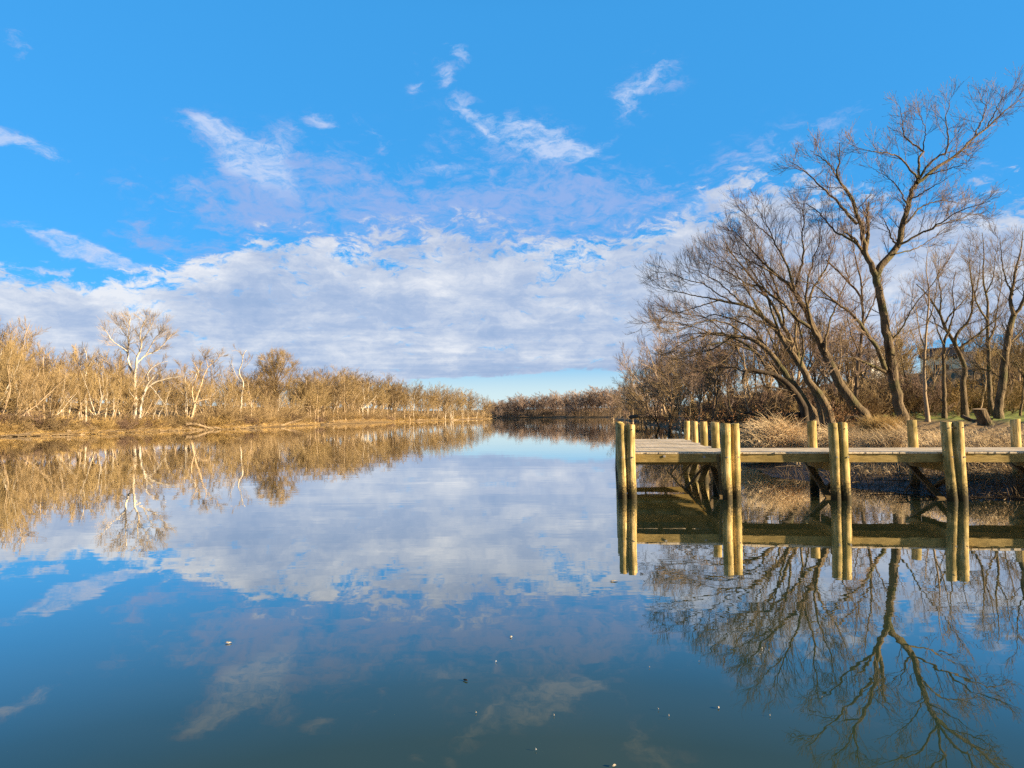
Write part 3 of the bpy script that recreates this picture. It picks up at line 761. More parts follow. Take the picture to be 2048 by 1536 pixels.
def proto(seed, H, r, lead=3, split=0.35, spread=(12, 32), lean=0.0, crook=0.06, nb=9, lb=0.36, n2=7, l2=0.42, n3=5, l3=0.40, n4=0, l4=0.4, rm=0.012, up=0.07, ang=(30, 60), t0=0.25, droop=0.0, side_low=0):
    """a bare tree of height H at the origin: returns trunk levels and crown levels"""
    rng = np.random.default_rng(seed)
    hs = H * split; n = 9
    t = np.linspace(0, 1, n)
    la = rng.uniform(0, 2 * PI)
    P = np.stack([t * 0, t * 0, t * hs], 1)
    P[:, 0] += np.cos(la) * lean * hs * t ** 1.4; P[:, 1] += np.sin(la) * lean * hs * t ** 1.4
    P[1:] += np.cumsum(rng.normal(size=(n - 1, 3)) * [crook * hs / n * 2, crook * hs / n * 2, 0], axis=0)
    P[0, 2] = -0.35
    Rt = r * (1 - 0.35 * t); Rt[0] = r * 1.35; Rt[1] = r * 1.08
    T, RT = P[None], Rt[None]
    # leaders continue the trunk
    d0 = unit(P[-1] - P[-3])
    L, RL = [], []
    for i in range(lead):
        a = np.radians(rng.uniform(*spread)) * (1 if i else 0.4); phi = la + i * 2 * PI / lead + rng.uniform(-0.5, 0.5)
        per = unit(np.array([math.cos(phi), math.sin(phi), 0.0]) - d0 * (math.cos(phi) * d0[0] + math.sin(phi) * d0[1]))
        d = d0 * math.cos(a) + per * math.sin(a)
        Ln = (H - hs) * (1.0 if i == 0 else rng.uniform(0.72, 0.98)); m = 10; C = [P[-1] - d0 * 0.02 * H * (i > 0) * rng.uniform(0, 3)]
        for s in range(m - 1):
            d = unit(d + rng.normal(size=3) * crook * 1.7 + np.array([0, 0, up]))
            C.append(C[-1] + d * Ln / (m - 1))
        L.append(C); tt = np.linspace(0, 1, m); RL.append(r * (0.62 if i == 0 else 0.5) * (1 - 0.85 * tt))
    L = np.array(L); RL = np.array(RL)
    B1, RB1 = grow(rng, L, RL, nb, 0.08, 0.97, ang, lb, 0.35, 0.55, 6, 0.12, up, 0.6, rm * 1.6, 0.25)
    if side_low:
        Bl, RBl = grow(rng, T, RT, side_low, t0, 0.95, (40, 75), lb * 1.0, 0.35, 0.2, 6, 0.14, up, 0.35, rm * 1.6, 0.25)
        B1 = np.concatenate([B1, Bl]); RB1 = np.concatenate([RB1, RBl])
    B2, RB2 = grow(rng, B1, RB1, n2, 0.15, 1.0, (18, 44), l2, 0.4, 0.35, 4, 0.08, up * 1.4 - droop, 0.6, rm * 1.2, 0.35)
    B3, RB3 = grow(rng, B2, RB2, n3, 0.12, 1.0, (12, 36), l3, 0.4, 0.25, 3, 0.07, up * 1.5 - droop, 0.7, rm, 0.5)
    trunk = [(T, RT, 10), (L, RL, 7)]
    crown = [(B1, RB1, 5), (B2, RB2, 3), (B3, RB3, 3)]
    if n4:
        B4, RB4 = grow(rng, B3, RB3, n4, 0.1, 1.0, (20, 55), l4, 0.35, 0.2, 2, 0.17, up - droop, 0.8, rm * 0.85, 0.6)
        crown.append((B4, RB4, 3))
    return trunk, crown

def proto_mesh(nm, **kw):
    tr, cr = proto(**kw)
    V, F = merge(*[tubes(P, r, k) for P, r, k in tr]); m1 = mesh_np('trunk', V, F, M_['bark_brown'], smooth=True, link=False)
    V, F = merge(*[tubes(P, r, k) for P, r, k in cr]); m2 = mesh_np('crown', V, F, M_['twig_tan'], link=False)
    zs = np.empty(len(m2.vertices) * 3, np.float32); m2.vertices.foreach_get('co', zs)
    return m1, m2, float(np.percentile(zs[2::3], 99.7))

PR = {}
# broad crowned trees
for i in range(4):
    PR['broad%d' % i] = proto_mesh('b', seed=10 + i, H=12, r=0.22, lead=5, split=0.30, spread=(14, 42), nb=12, lb=0.42, n2=9, l2=0.5, n3=6, l3=0.52, rm=0.009, side_low=1)
# tall narrow trees
for i in range(4):
    PR['tall%d' % i] = proto_mesh('t', seed=30 + i, H=12, r=0.15, lead=3, split=0.42, spread=(8, 26), nb=13, lb=0.40, n2=8, l2=0.5, n3=5, l3=0.52, rm=0.009, side_low=2, lean=0.08)
# thin poles
for i in range(3):
    PR['pole%d' % i] = proto_mesh('p', seed=50 + i, H=12, r=0.12, lead=3, split=0.55, spread=(8, 24), nb=10, lb=0.42, n2=7, l2=0.5, n3=4, l3=0.5, rm=0.010, side_low=3, lean=0.15, crook=0.09)
# multi-stem leaning trees
for i in range(3):
    PR['lean%d' % i] = proto_mesh('l', seed=70 + i, H=12, r=0.20, lead=4, split=0.16, spread=(12, 42), nb=13, lb=0.36, n2=9, l2=0.5, n3=6, l3=0.52, rm=0.009, lean=0.5, side_low=1)
# shrubs
for i in range(4):
    PR['shrub%d' % i] = proto_mesh('s', seed=90 + i, H=3, r=0.035, lead=11, split=0.05, spread=(10, 66), nb=10, lb=0.45, n2=8, n3=5, rm=0.006, ang=(20, 50), crook=0.1)
# far trees, few stout twigs
for i in range(4):
    PR['far%d' % i] = proto_mesh('f', seed=110 + i, H=15, r=0.25, lead=5, split=0.26, spread=(12, 46), nb=12, lb=0.40, n2=8, l2=0.45, n3=6, rm=0.026, side_low=5)

# light versions for the massed scrub and woods
for i in range(3):
    PR['thin%d' % i] = proto_mesh('m', seed=130 + i, H=15, r=0.2, lead=4, split=0.25, spread=(12, 46), nb=8, lb=0.42, n2=5, l2=0.45, n3=3, rm=0.035, side_low=4)
    PR['bush%d' % i] = proto_mesh('u', seed=140 + i, H=5, r=0.04, lead=8, split=0.05, spread=(10, 62), nb=5, lb=0.5, n2=4, l2=0.5, n3=1, rm=0.013, ang=(20, 50), crook=0.1)

def place(kind, x, y, H, rz=None, tm='bark_brown', cm='twig_tan', label=None, group=None, name='bare_tree', cat='tree', tilt=(0, 0), wide=1.0, dz=0.0, rng=random):
    """a copy of a prototype: empty > trunk, crown with this tree's own materials"""
    m1, m2, H0 = PR[kind]
    root = bpy.data.objects.new(name, None); COL.objects.link(root)
    s = H / H0
    root.location = (x, y, gz(x, y) + dz); root.rotation_euler = (tilt[0], tilt[1], rng.uniform(0, 6.28) if rz is None else rz)
    root.scale = (s * wide, s * wide, s)
    tag(root, label, cat, group)
    for nm, me, mt in (('trunk' if cat == 'tree' else 'stems', m1, tm), ('crown' if cat == 'tree' else 'twigs', m2, cm)):
        o = bpy.data.objects.new(nm, me); COL.objects.link(o); o.parent = root
        o.material_slots[0].link = 'OBJECT'; o.material_slots[0].material = M_[mt]
    return root
# ------------------------------------------------------------------ right bank: trees one can tell apart
rg = np.random.default_rng(77)
random.seed(4)
def ground_at(px, py, D):
    """base point on the terrain below photo pixel column px at distance D"""
    p = at(px, py, D); return np.array([p[0], p[1], gz(p[0], p[1])])

def hero(name, label, D, limbs, tm, cm, tw, wander=0.05, group=None, root_flare=None, seed=0):
    rng = np.random.default_rng(seed)
    L = limbs_from_px(rng, limbs, D, wander)
    base = ground_at(limbs[0][0][0][0], limbs[0][0][0][1], D)
    # plant the trunk foot on the terrain
    for P, r in L[:root_flare or 1]:
        P[0, 2] = min(P[0, 2], gz(P[0, 0], P[0, 1]) - 0.15)
        r[0] *= 1.30; r[1] *= 1.12
    Pl = np.stack([l[0] for l in L]); Rl = np.stack([l[1] for l in L])
    cr = twigs(rng, L, **tw)
    return assemble(name, tuple(base), [(Pl, Rl, 10)], cr, M_[tm], M_[cm], label, group=group)

D = 38.0
big = [([(1805, 846), (1797, 806), (1791, 783), (1782, 720), (1775, 668), (1767, 624), (1759, 583), (1752, 550)], 0.35, 0.21, 0.0),
       ([(1752, 552), (1740, 525), (1731, 506), (1726, 475), (1723, 455), (1714, 430), (1712, 421), (1703, 395), (1686, 371), (1674, 352), (1678, 321), (1679, 285)], 0.20, 0.02, -0.12),
       ([(1731, 500), (1735, 474), (1736, 440), (1734, 424), (1737, 404)], 0.15, 0.05, 0.1),
       ([(1714, 448), (1693, 426), (1672, 400), (1639, 371), (1608, 340), (1577, 323)], 0.10, 0.015, 0.25),
       ([(1676, 356), (1660, 332), (1643, 316), (1620, 301)], 0.06, 0.015, -0.3),
       ([(1730, 512), (1715, 487), (1700, 470), (1688, 464)], 0.10, 0.05, -0.5),
       ([(1726, 500), (1700, 478), (1674, 466), (1653, 443), (1639, 426), (1610, 408), (1588, 402)], 0.085, 0.015, 0.4),
       ([(1752, 556), (1764, 528), (1786, 506), (1797, 487), (1805, 450), (1815, 419), (1822, 385), (1834, 366), (1838, 352)], 0.23, 0.12, 0.15),
       ([(1834, 366), (1853, 352), (1877, 333), (1917, 307), (1939, 283), (1965, 262), (1989, 242), (2008, 223), (2040, 200), (2068, 182)], 0.115, 0.015, 0.15),
       ([(1838, 358), (1855, 331), (1877, 314), (1894, 300), (1896, 273), (1892, 235), (1898, 212), (1898, 196)], 0.085, 0.012, -0.2),
       ([(1837, 354), (1838, 330), (1840, 316), (1846, 302), (1832, 292), (1820, 283), (1808, 269), (1804, 240), (1799, 212)], 0.085, 0.012, 0.3),
       ([(1846, 302), (1848, 280), (1851, 262), (1845, 240), (1838, 222)], 0.04, 0.012, -0.5),
       ([(1834, 356), (1820, 337), (1808, 323), (1786, 309), (1755, 304), (1712, 295)], 0.07, 0.012, -0.35),
       ([(1951, 268), (1967, 233), (1970, 207), (1966, 205), (1960, 198)], 0.05, 0.012, 0.45),
       ([(1975, 252), (1990, 225), (2006, 196), (2018, 186), (2026, 178)], 0.045, 0.012, -0.4),
       ([(1797, 490), (1820, 478), (1846, 466), (1879, 447), (1913, 426), (1941, 414), (1982, 402)], 0.075, 0.012, -0.3),
       ([(1850, 464), (1880, 450), (1917, 438), (1950, 428), (1984, 437)], 0.05, 0.010, 0.3),
       ([(1810, 448), (1820, 438), (1846, 412), (1877, 402), (1905, 403), (1932, 409)], 0.06, 0.010, 0.5),
       ([(1820, 400), (1841, 388), (1870, 371), (1896, 356)], 0.05, 0.010, -0.5),
       ([(1816, 412), (1806, 395), (1798, 378), (1774, 354), (1746, 338)], 0.055, 0.010, 0.4),
       ([(1850, 352), (1880, 343), (1905, 335), (1932, 325), (1935, 310)], 0.045, 0.010, -0.5),
       ([(1772, 740), (1762, 715), (1753, 695), (1723, 654), (1696, 621), (1671, 605), (1627, 569), (1600, 561)], 0.16, 0.02, -0.2),
       ([(1674, 606), (1655, 598), (1636, 594), (1600, 597)], 0.06, 0.012, 0.3),
       ([(1774, 745), (1750, 733), (1731, 725), (1709, 717), (1663, 716)], 0.11, 0.02, -0.5),
       ([(1800, 495), (1785, 480), (1776, 455), (1768, 440), (1752, 425)], 0.07, 0.012, 0.4),
       ([(1776, 690), (1800, 660), (1830, 610), (1870, 560), (1900, 515)], 0.06, 0.012, -0.3),
       ([(1790, 508), (1830, 498), (1860, 480), (1885, 460), (1900, 452)], 0.05, 0.012, 0.5)]
big = [(b_[0], b_[1] * 0.86, b_[2] * 0.9) + tuple(b_[3:]) for b_ in big]
hero('forked_tree', 'tallest bare tree on the right bank, its thick trunk forking into two', D, big, 'bark_grey', 'twig_mauve',
     dict(sp1=0.42, l1=1.8, l2=0.8, l3=0.32, up=0.08, n2=6, n3=4, rm=0.0065, rtip=0.010, ang=(25, 60), t0=0.22), wander=0.07, seed=3)

lean1 = [([(1740, 836), (1720, 822), (1693, 787), (1674, 755), (1658, 722), (1641, 687), (1627, 654), (1613, 622), (1596, 595), (1576, 566)], 0.34, 0.13, 0.1),
         ([(1576, 566), (1560, 556), (1545, 542), (1517, 514), (1479, 474), (1454, 449)], 0.09, 0.015, 0.2),
         ([(1590, 585), (1573, 530), (1564, 514), (1552, 490), (1545, 474), (1532, 442), (1528, 415)], 0.085, 0.012, -0.2),
         ([(1592, 575), (1600, 540), (1607, 514), (1604, 474), (1607, 442), (1602, 405)], 0.085, 0.012, -0.35),
         ([(1562, 556), (1535, 540), (1505, 525), (1470, 505), (1440, 500)], 0.06, 0.012, -0.4),
         ([(1632, 660), (1612, 650), (1594, 638), (1568, 609), (1545, 591), (1523, 574), (1506, 570), (1459, 574)], 0.12, 0.015, -0.2),
         ([(1613, 622), (1625, 580), (1650, 540), (1665, 500), (1672, 465)], 0.09, 0.012, 0.3),
         ([(1650, 705), (1655, 660), (1668, 620), (1690, 570), (1700, 530)], 0.08, 0.012, 0.5),
         ([(1545, 478), (1520, 455), (1495, 432), (1475, 418)], 0.04, 0.01, 0.5),
         ([(1568, 609), (1540, 570), (1520, 540), (1490, 520)], 0.06, 0.012, 0.4),
         ([(1640, 685), (1620, 640), (1612, 590), (1622, 530), (1640, 480), (1636, 440)], 0.10, 0.012, -0.4)]
hero('leaning_tree', 'thickest leaning trunk, sunlit on its right side, just left of the forked tree', 42.0, lean1, 'bark_grey', 'twig_red',
     dict(sp1=0.34, l1=2.2, l2=0.95, l3=0.38, up=0.10, n2=6, n3=4, rm=0.0065, ang=(20, 55), t0=0.3), wander=0.07, seed=5)

lean2 = [([(1664, 834), (1656, 820), (1641, 792), (1619, 765), (1602, 732), (1584, 706), (1564, 677), (1541, 646), (1529, 638), (1494, 613), (1459, 605), (1420, 597)], 0.27, 0.05, 0.1),
         ([(1425, 598), (1395, 592), (1365, 585), (1339, 580), (1304, 567)], 0.045, 0.010, 0.2),
         ([(1494, 613), (1460, 585), (1430, 560), (1400, 545), (1370, 535)], 0.06, 0.010, -0.3),
         ([(1529, 638), (1500, 590), (1475, 550), (1450, 520), (1425, 500)], 0.07, 0.010, 0.3),
         ([(1564, 677), (1545, 630), (1530, 580), (1505, 545), (1480, 500), (1470, 470)], 0.08, 0.010, -0.2),
         ([(1584, 706), (1592, 660), (1588, 620), (1570, 560), (1560, 520)], 0.07, 0.010, 0.4),
         ([(1470, 608), (1440, 590), (1410, 570), (1375, 560), (1335, 545), (1310, 545)], 0.05, 0.010, -0.3),
         ([(1440, 600), (1400, 612), (1360, 625), (1330, 632), (1312, 650)], 0.045, 0.010, 0.4),
         ([(1602, 732), (1607, 690), (1598, 650), (1593, 620), (1600, 560)], 0.07, 0.010, -0.4)]
hero('leaning_tree', 'long low-leaning tree whose top limbs reach farthest left over the river', 44.0, lean2, 'bark_grey', 'twig_dark',
     dict(sp1=0.34, l1=2.3, l2=1.0, l3=0.40, up=0.11, n2=6, n3=4, rm=0.0065, ang=(20, 55), t0=0.3), wander=0.07, seed=6)

lean3 = [([(1632, 832), (1615, 810), (1595, 780), (1576, 755), (1557, 726), (1537, 700), (1498, 677), (1459, 671), (1420, 668)], 0.24, 0.05, -0.1),
         ([(1425, 668), (1400, 672), (1376, 682), (1351, 695), (1330, 715)], 0.05, 0.010, 0.2),
         ([(1537, 700), (1500, 655), (1470, 640), (1430, 630), (1390, 640), (1350, 632)], 0.07, 0.010, 0.4),
         ([(1498, 677), (1460, 650), (1420, 640), (1380, 652), (1340, 668), (1310, 660)], 0.055, 0.010, -0.4),
         ([(1557, 726), (1540, 670), (1525, 640), (1505, 600), (1490, 560)], 0.06, 0.010, -0.2),
         ([(1470, 671), (1440, 690), (1410, 705), (1380, 712), (1345, 720)], 0.045, 0.010, 0.5)]
hero('leaning_tree', 'bare tree leaning left with low limbs arching to the water, below the longest leaning tree', 40.0, lean3, 'bark_grey', 'twig_dark',
     dict(sp1=0.34, l1=2.1, l2=0.95, l3=0.38, up=0.05, n2=6, n3=4, rm=0.0065, ang=(25, 65), t0=0.3), wander=0.07, seed=7)

lean4 = [([(1650, 834), (1642, 814), (1622, 768), (1600, 722), (1567, 652), (1533, 593), (1492, 543), (1458, 497), (1445, 470)], 0.22, 0.02, 0.15),
         ([(1567, 652), (1560, 600), (1542, 550), (1520, 500), (1500, 455)], 0.08, 0.012, -0.3),
         ([(1533, 593), (1500, 570), (1465, 550), (1425, 530), (1395, 520)], 0.06, 0.012, 0.3),
         ([(1600, 722), (1592, 680), (1590, 640), (1580, 590), (1588, 540)], 0.08, 0.012, 0.3),
         ([(1492, 543), (1470, 530), (1440, 520), (1415, 500)], 0.04, 0.01, -0.4),
         ([(1582, 684), (1550, 660), (1515, 640), (1480, 632), (1440, 640)], 0.07, 0.012, -0.4)]
hero('leaning_tree', 'leaning trunk rising straight to the upper left behind the longest leaning tree', 45.0, lean4, 'bark_grey', 'twig_dark',
     dict(sp1=0.36, l1=2.1, l2=0.95, l3=0.38, up=0.10, n2=6, n3=4, rm=0.0065, ang=(20, 50), t0=0.3), wander=0.08, seed=16)
lean5 = [([(1640, 838), (1617, 818), (1575, 777), (1542, 747), (1508, 702), (1450, 668), (1383, 668), (1345, 676)], 0.17, 0.02, 0.3),
         ([(1508, 702), (1470, 690), (1433, 687), (1375, 706), (1330, 700)], 0.07, 0.012, -0.3),
         ([(1542, 747), (1500, 745), (1455, 735), (1410, 740), (1360, 752)], 0.07, 0.012, 0.4),
         ([(1450, 668), (1420, 640), (1390, 630), (1350, 625), (1320, 610)], 0.05, 0.010, 0.2),
         ([(1480, 685), (1450, 720), (1420, 735), (1390, 760)], 0.05, 0.010, -0.4),
         ([(1420, 668), (1380, 650), (1345, 645), (1310, 640), (1285, 650)], 0.04, 0.010, -0.3)]
hero('leaning_tree', 'low tree whose sweeping limbs spread left just above the brush and water', 49.0, lean5, 'bark_grey', 'twig_red',
     dict(sp1=0.34, l1=2.1, l2=0.95, l3=0.38, up=0.06, n2=6, n3=4, rm=0.007, ang=(25, 60), t0=0.25), wander=0.10, seed=17)

arch = [([(1612, 822), (1590, 785), (1564, 759), (1541, 747), (1514, 742), (1494, 740), (1487, 750), (1484, 768)], 0.20, 0.06, -0.1),
        ([(1590, 785), (1560, 778), (1530, 774), (1500, 778), (1470, 786)], 0.06, 0.012, -0.4),
        ([(1564, 759), (1552, 735), (1535, 720), (1505, 712)], 0.05, 0.012, 0.3)]
hero('arching_tree', 'dark broken trunk bent over in an arch among the leaning trees', 37.0, arch, 'dark_log', 'twig_dark',
     dict(sp1=0.5, l1=1.3, l2=0.7, l3=0.34, up=0.0, n2=4, n3=3, rm=0.0065), wander=0.03, seed=8)

slim = [([(1714, 838), (1712, 802), (1714, 760), (1720, 700), (1726, 650), (1726, 624), (1720, 591), (1701, 569), (1668, 534), (1652, 520)], 0.15, 0.05, 0.1),
        ([(1724, 610), (1722, 560), (1712, 520), (1705, 480), (1700, 440)], 0.08, 0.012, 0.2),
        ([(1722, 660), (1745, 610), (1760, 570), (1765, 520)], 0.06, 0.012, 0.4),
        ([(1700, 568), (1690, 530), (1685, 490)], 0.05, 0.012, -0.3),
        ([(1718, 705), (1700, 660), (1690, 610), (1672, 580)], 0.05, 0.012, -0.4)]
hero('slim_tree', 'slim tree just left of the forked tree, top bent left to a broken limb', 47.0, slim, 'bark_brown', 'twig_dark',
     dict(sp1=0.40, l1=1.5, l2=0.8, l3=0.34, up=0.09, n2=5, n3=4, rm=0.007), seed=9)

t1 = [([(1889, 835), (1889, 800), (1888, 748), (1887, 706), (1889, 680), (1896, 665), (1900, 650)], 0.17, 0.08, 0.1),
      ([(1888, 690), (1878, 668), (1868, 640), (1852, 600), (1845, 560)], 0.06, 0.012, 0.3),
      ([(1900, 652), (1908, 620), (1905, 580), (1912, 540)], 0.06, 0.012, -0.2), ([(1888, 720), (1900, 700), (1915, 690), (1930, 670)], 0.05, 0.012, -0.4)]
hero('dark_tree', 'slender dark straight trunk in front of the white house', 50.0, t1, 'bark_grey', 'twig_dark',
     dict(sp1=0.42, l1=1.5, l2=0.8, l3=0.34, up=0.08, n2=5, n3=4, rm=0.007), seed=11)
t2 = [([(1930, 832), (1928, 800), (1926, 768), (1930, 737), (1922, 714), (1910, 689), (1900, 670), (1889, 655), (1880, 629), (1855, 591), (1832, 568)], 0.24, 0.03, 0.1),
      ([(1912, 692), (1910, 680), (1914, 668), (1937, 643), (1945, 591), (1942, 560), (1936, 520)], 0.12, 0.012, -0.1),
      ([(1920, 697), (1935, 684), (1949, 675), (1978, 650), (2000, 632), (2012, 610)], 0.11, 0.012, -0.2),
      ([(1889, 650), (1900, 630), (1914, 616), (1939, 587), (1955, 560)], 0.07, 0.012, 0.3),
      ([(1880, 630), (1882, 590), (1876, 550), (1878, 515)], 0.07, 0.012, -0.3),
      ([(1895, 665), (1875, 650), (1850, 640), (1828, 625)], 0.05, 0.012, 0.3),
      ([(1942, 610), (1955, 570), (1960, 530), (1958, 490)], 0.05, 0.012, 0.3)]
hero('mossy_tree', 'crooked mossy trunk splitting into three limbs, right of the white house gable', 50.0, t2, 'bark_grey', 'twig_dark',
     dict(sp1=0.40, l1=1.7, l2=0.85, l3=0.36, up=0.09, n2=5, n3=4, rm=0.007), seed=12)
t3 = [([(1983, 836), (1980, 800), (1978, 748), (1976, 685), (1974, 643), (1976, 612), (1970, 581), (1966, 550), (1968, 510), (1964, 465)], 0.20, 0.02, 0.05),
      ([(1976, 690), (1990, 650), (1995, 610), (2003, 570), (2000, 530)], 0.08, 0.012, 0.3), ([(1974, 640), (1955, 610), (1945, 570), (1938, 520), (1942, 480)], 0.08, 0.012, -0.3),
      ([(1970, 590), (1985, 560), (1990, 520), (1996, 490)], 0.06, 0.012, -0.2), ([(1977, 700), (1955, 690), (1940, 670), (1930, 640)], 0.05, 0.012, 0.4),
      ([(1978, 740), (1960, 738), (1940, 722), (1915, 720)], 0.04, 0.012, 0.4)]
hero('straight_tree', 'tall straight grey tree behind the stump with an even oval crown', 54.0, t3, 'bark_grey', 'twig_dark',
     dict(sp1=0.36, l1=1.8, l2=0.9, l3=0.36, up=0.09, n2=6, n3=4, rm=0.007), seed=13)
t4 = [([(1996, 842), (2000, 800), (2005, 768), (2010, 716), (2016, 677), (2022, 650), (2028, 628)], 0.27, 0.17, 0.05),
      ([(2028, 630), (2021, 605), (2026, 570), (2034, 530), (2042, 500), (2046, 460)], 0.13, 0.015, 0.1),
      ([(2028, 630), (2042, 612), (2052, 580), (2062, 540), (2078, 490)], 0.12, 0.015, -0.2),
      ([(2006, 760), (1985, 745), (1960, 735), (1945, 715)], 0.05, 0.012, 0.4), ([(2012, 700), (2035, 670), (2055, 650), (2075, 640)], 0.07, 0.012, 0.4),
      ([(2026, 590), (2012, 560), (2004, 520), (2000, 470)], 0.06, 0.012, -0.3), ([(2010, 722), (1990, 700), (1975, 690)], 0.04, 0.012, -0.4)]
hero('edge_tree', 'thick smooth grey trunk bending right near the right edge, right of the stump', 44.0, t4, 'bark_grey', 'twig_dark',
     dict(sp1=0.42, l1=1.7, l2=0.85, l3=0.36, up=0.08, n2=5, n3=4, rm=0.007), seed=14)
t5 = [([(1856, 838), (1852, 800), (1848, 750), (1850, 700), (1854, 640), (1858, 590), (1852, 540), (1856, 500)], 0.13, 0.015, 0.1),
      ([(1850, 700), (1838, 660), (1832, 620), (1822, 580)], 0.05, 0.012, 0.3), ([(1854, 650), (1868, 610), (1874, 560), (1870, 520)], 0.05, 0.012, -0.3)]
hero('pale_pole_tree', 'slim tree catching gold light between the forked tree and the white house', 46.0, t5, 'bark_tan', 'twig_tan',
     dict(sp1=0.45, l1=1.4, l2=0.8, l3=0.34, up=0.10, n2=5, n3=4, rm=0.007), seed=15)

# ------------------------------------------------------------------ the wood behind them
GR = 'bare trees filling the wood behind the leaning trees'
def rowtrees(specs, group, lab, tm=('bark_brown', 'bark_grey', 'bark_tan'), cm=('twig_tan', 'twig_gold', 'twig_pink'), seed=0):
    rr = random.Random(seed)
    for px, D, ytop, kinds in specs:
        x = (px - 1024) / FPX * D
        g = gz(x, D)
        top = CAM_H + (ray(px, ytop).z / ray(px, ytop).y) * D
        H = max(3.0, top - g)
        k = rr.choice(kinds)
        place(k, x, D, H, tm=rr.choice(tm), cm=rr.choice(cm), label=lab, group=group, tilt=(rr.uniform(-.06, .06), rr.uniform(-.06, .06)), wide=rr.uniform(0.85, 1.25), rng=rr)

TALL = ['tall0', 'tall1', 'tall2', 'tall3']; BROAD = ['broad0', 'broad1', 'broad2', 'broad3']; POLE = ['pole0', 'pole1', 'pole2']; LEAN = ['lean0', 'lean1', 'lean2']
rr = random.Random(21)
sp = []
def canopy(px):
    return float(np.interp(px, [1225, 1245, 1262, 1290, 1320, 1380, 1450, 1520, 1600, 1700, 1800, 1900, 2000, 2100], [797, 775, 745, 710, 680, 640, 610, 585, 570, 590, 610, 625, 600, 580]))
for px in range(1330, 2120, 34):
    if 1832 < px < 1930: continue
    D = rr.uniform(62, 84); sp.append((px + rr.uniform(-9, 9), D, canopy(px) + rr.uniform(-14, 45), TALL + BROAD + POLE))
for px in range(1380, 2120, 44):
    if 1865 < px < 1930: continue
    D = rr.uniform(52, 60); sp.append((px + rr.uniform(-12, 12), D, canopy(px) + rr.uniform(30, 110), POLE + TALL))
rowtrees(sp, GR, 'bare brown tree deep in the crowded wood behind the leaning and forked trees', seed=2)
sp = []
for px in range(1252, 1345, 8):
    D = 175 - (px - 1250) * 0.8 + rr.uniform(-6, 10); sp.append((px + rr.uniform(-3, 3), D, canopy(px) + rr.uniform(-6, 50), LEAN + BROAD))
for px in range(1300, 1520, 20):
    D = 100 - (px - 1300) * 0.12 + rr.uniform(-6, 6); sp.append((px + rr.uniform(-3, 3), D, canopy(px) + rr.uniform(30, 90), LEAN + BROAD + TALL))
for px in range(1222, 1262, 6):
    D = rr.uniform(215, 270); sp.append((px + rr.uniform(-3, 3), D, canopy(px) + rr.uniform(-4, 20), BROAD + LEAN))
rowtrees(sp, 'bare trees along the right bank upstream of the pier', 'bare russet tree in the row along the far end of the right bank', cm=('twig_tan', 'twig_tan', 'twig_pink'), seed=3)

# undergrowth shrubs along the right shore and on the slope
rr = random.Random(31); n_s = 0
for px in list(range(1235, 1760, 9)) + list(range(1760, 2060, 22)):
    if px < 1300: D = np.interp(px, [1235, 1300], [215, 128])
    else: D = np.interp(px, [1300, 1440, 1560, 1700, 2060], [115, 66, 47, 50, 60])
    D *= rr.uniform(1.0, 1.18)
    x = (px - 1024) / FPX * D
    s_ = float(sdist([[x, D]])[0])
    if s_ < 0.6: x += (1.2 - s_); 
    H = rr.uniform(1.6, 3.6) * (1.5 if px < 1300 else 1.0)
    place('shrub%d' % rr.randrange(4), x, D, H, tm='twig_dark', cm=rr.choice(['twig_red', 'twig_gold', 'twig_tan']), label='leafless tangled shrub on the right bank under the bare trees',
          group='shrubs under the trees on the right bank', name='shrub', cat='shrub', wide=rr.uniform(1.0, 1.7), rng=rr)
for i in range(46):
    px = rr.uniform(1700, 2080); D = rr.uniform(66, 92); x = (px - 1024) / FPX * D
    place('shrub%d' % rr.randrange(4), x, D, rr.uniform(2.0, 4.2) * (0.5 if 1815 < px < 2010 else 1), tm='twig_dark', cm=rr.choice(['twig_dark', 'twig_red', 'twig_tan']), label='dark leafless shrub on the slope between the lawn and the houses',
          group='shrubs on the slope below the houses', name='shrub', cat='shrub', wide=rr.uniform(1.0, 1.7), rng=rr)
# ------------------------------------------------------------------ left bank
D = 110.0
syc = [([(268, 852), (269, 838), (270, 820), (271, 795), (270, 775), (269, 750)], 0.34, 0.22, 0.0),
       ([(269, 752), (262, 738), (257, 722), (256, 700), (258, 680), (257, 660), (260, 640), (258, 628)], 0.19, 0.03, 0.2),
       ([(269, 752), (272, 735), (273, 718), (280, 702), (284, 690), (280, 672), (283, 655), (292, 640), (295, 630)], 0.19, 0.03, -0.2),
       ([(272, 728), (282, 718), (296, 708), (310, 703), (322, 695), (335, 680), (344, 668)], 0.13, 0.03, 0.3),
       ([(292, 708), (302, 692), (308, 680), (322, 662), (330, 650)], 0.09, 0.03, -0.4),
       ([(257, 705), (245, 695), (232, 688), (218, 672), (206, 655)], 0.09, 0.03, -0.4),
       ([(257, 680), (248, 665), (240, 650), (232, 640)], 0.07, 0.02, 0.4),
       ([(283, 680), (296, 664), (304, 648), (308, 638)], 0.07, 0.02, 0.5)]
hero('sycamore', 'tall white-barked sycamore standing highest above the left bank', D, syc, 'bark_white', 'twig_white',
     dict(sp1=0.45, l1=2.3, l2=1.2, l3=0.5, up=0.08, n2=7, n3=5, rm=0.011, ang=(25, 60), t0=0.3), wander=0.10, seed=20)
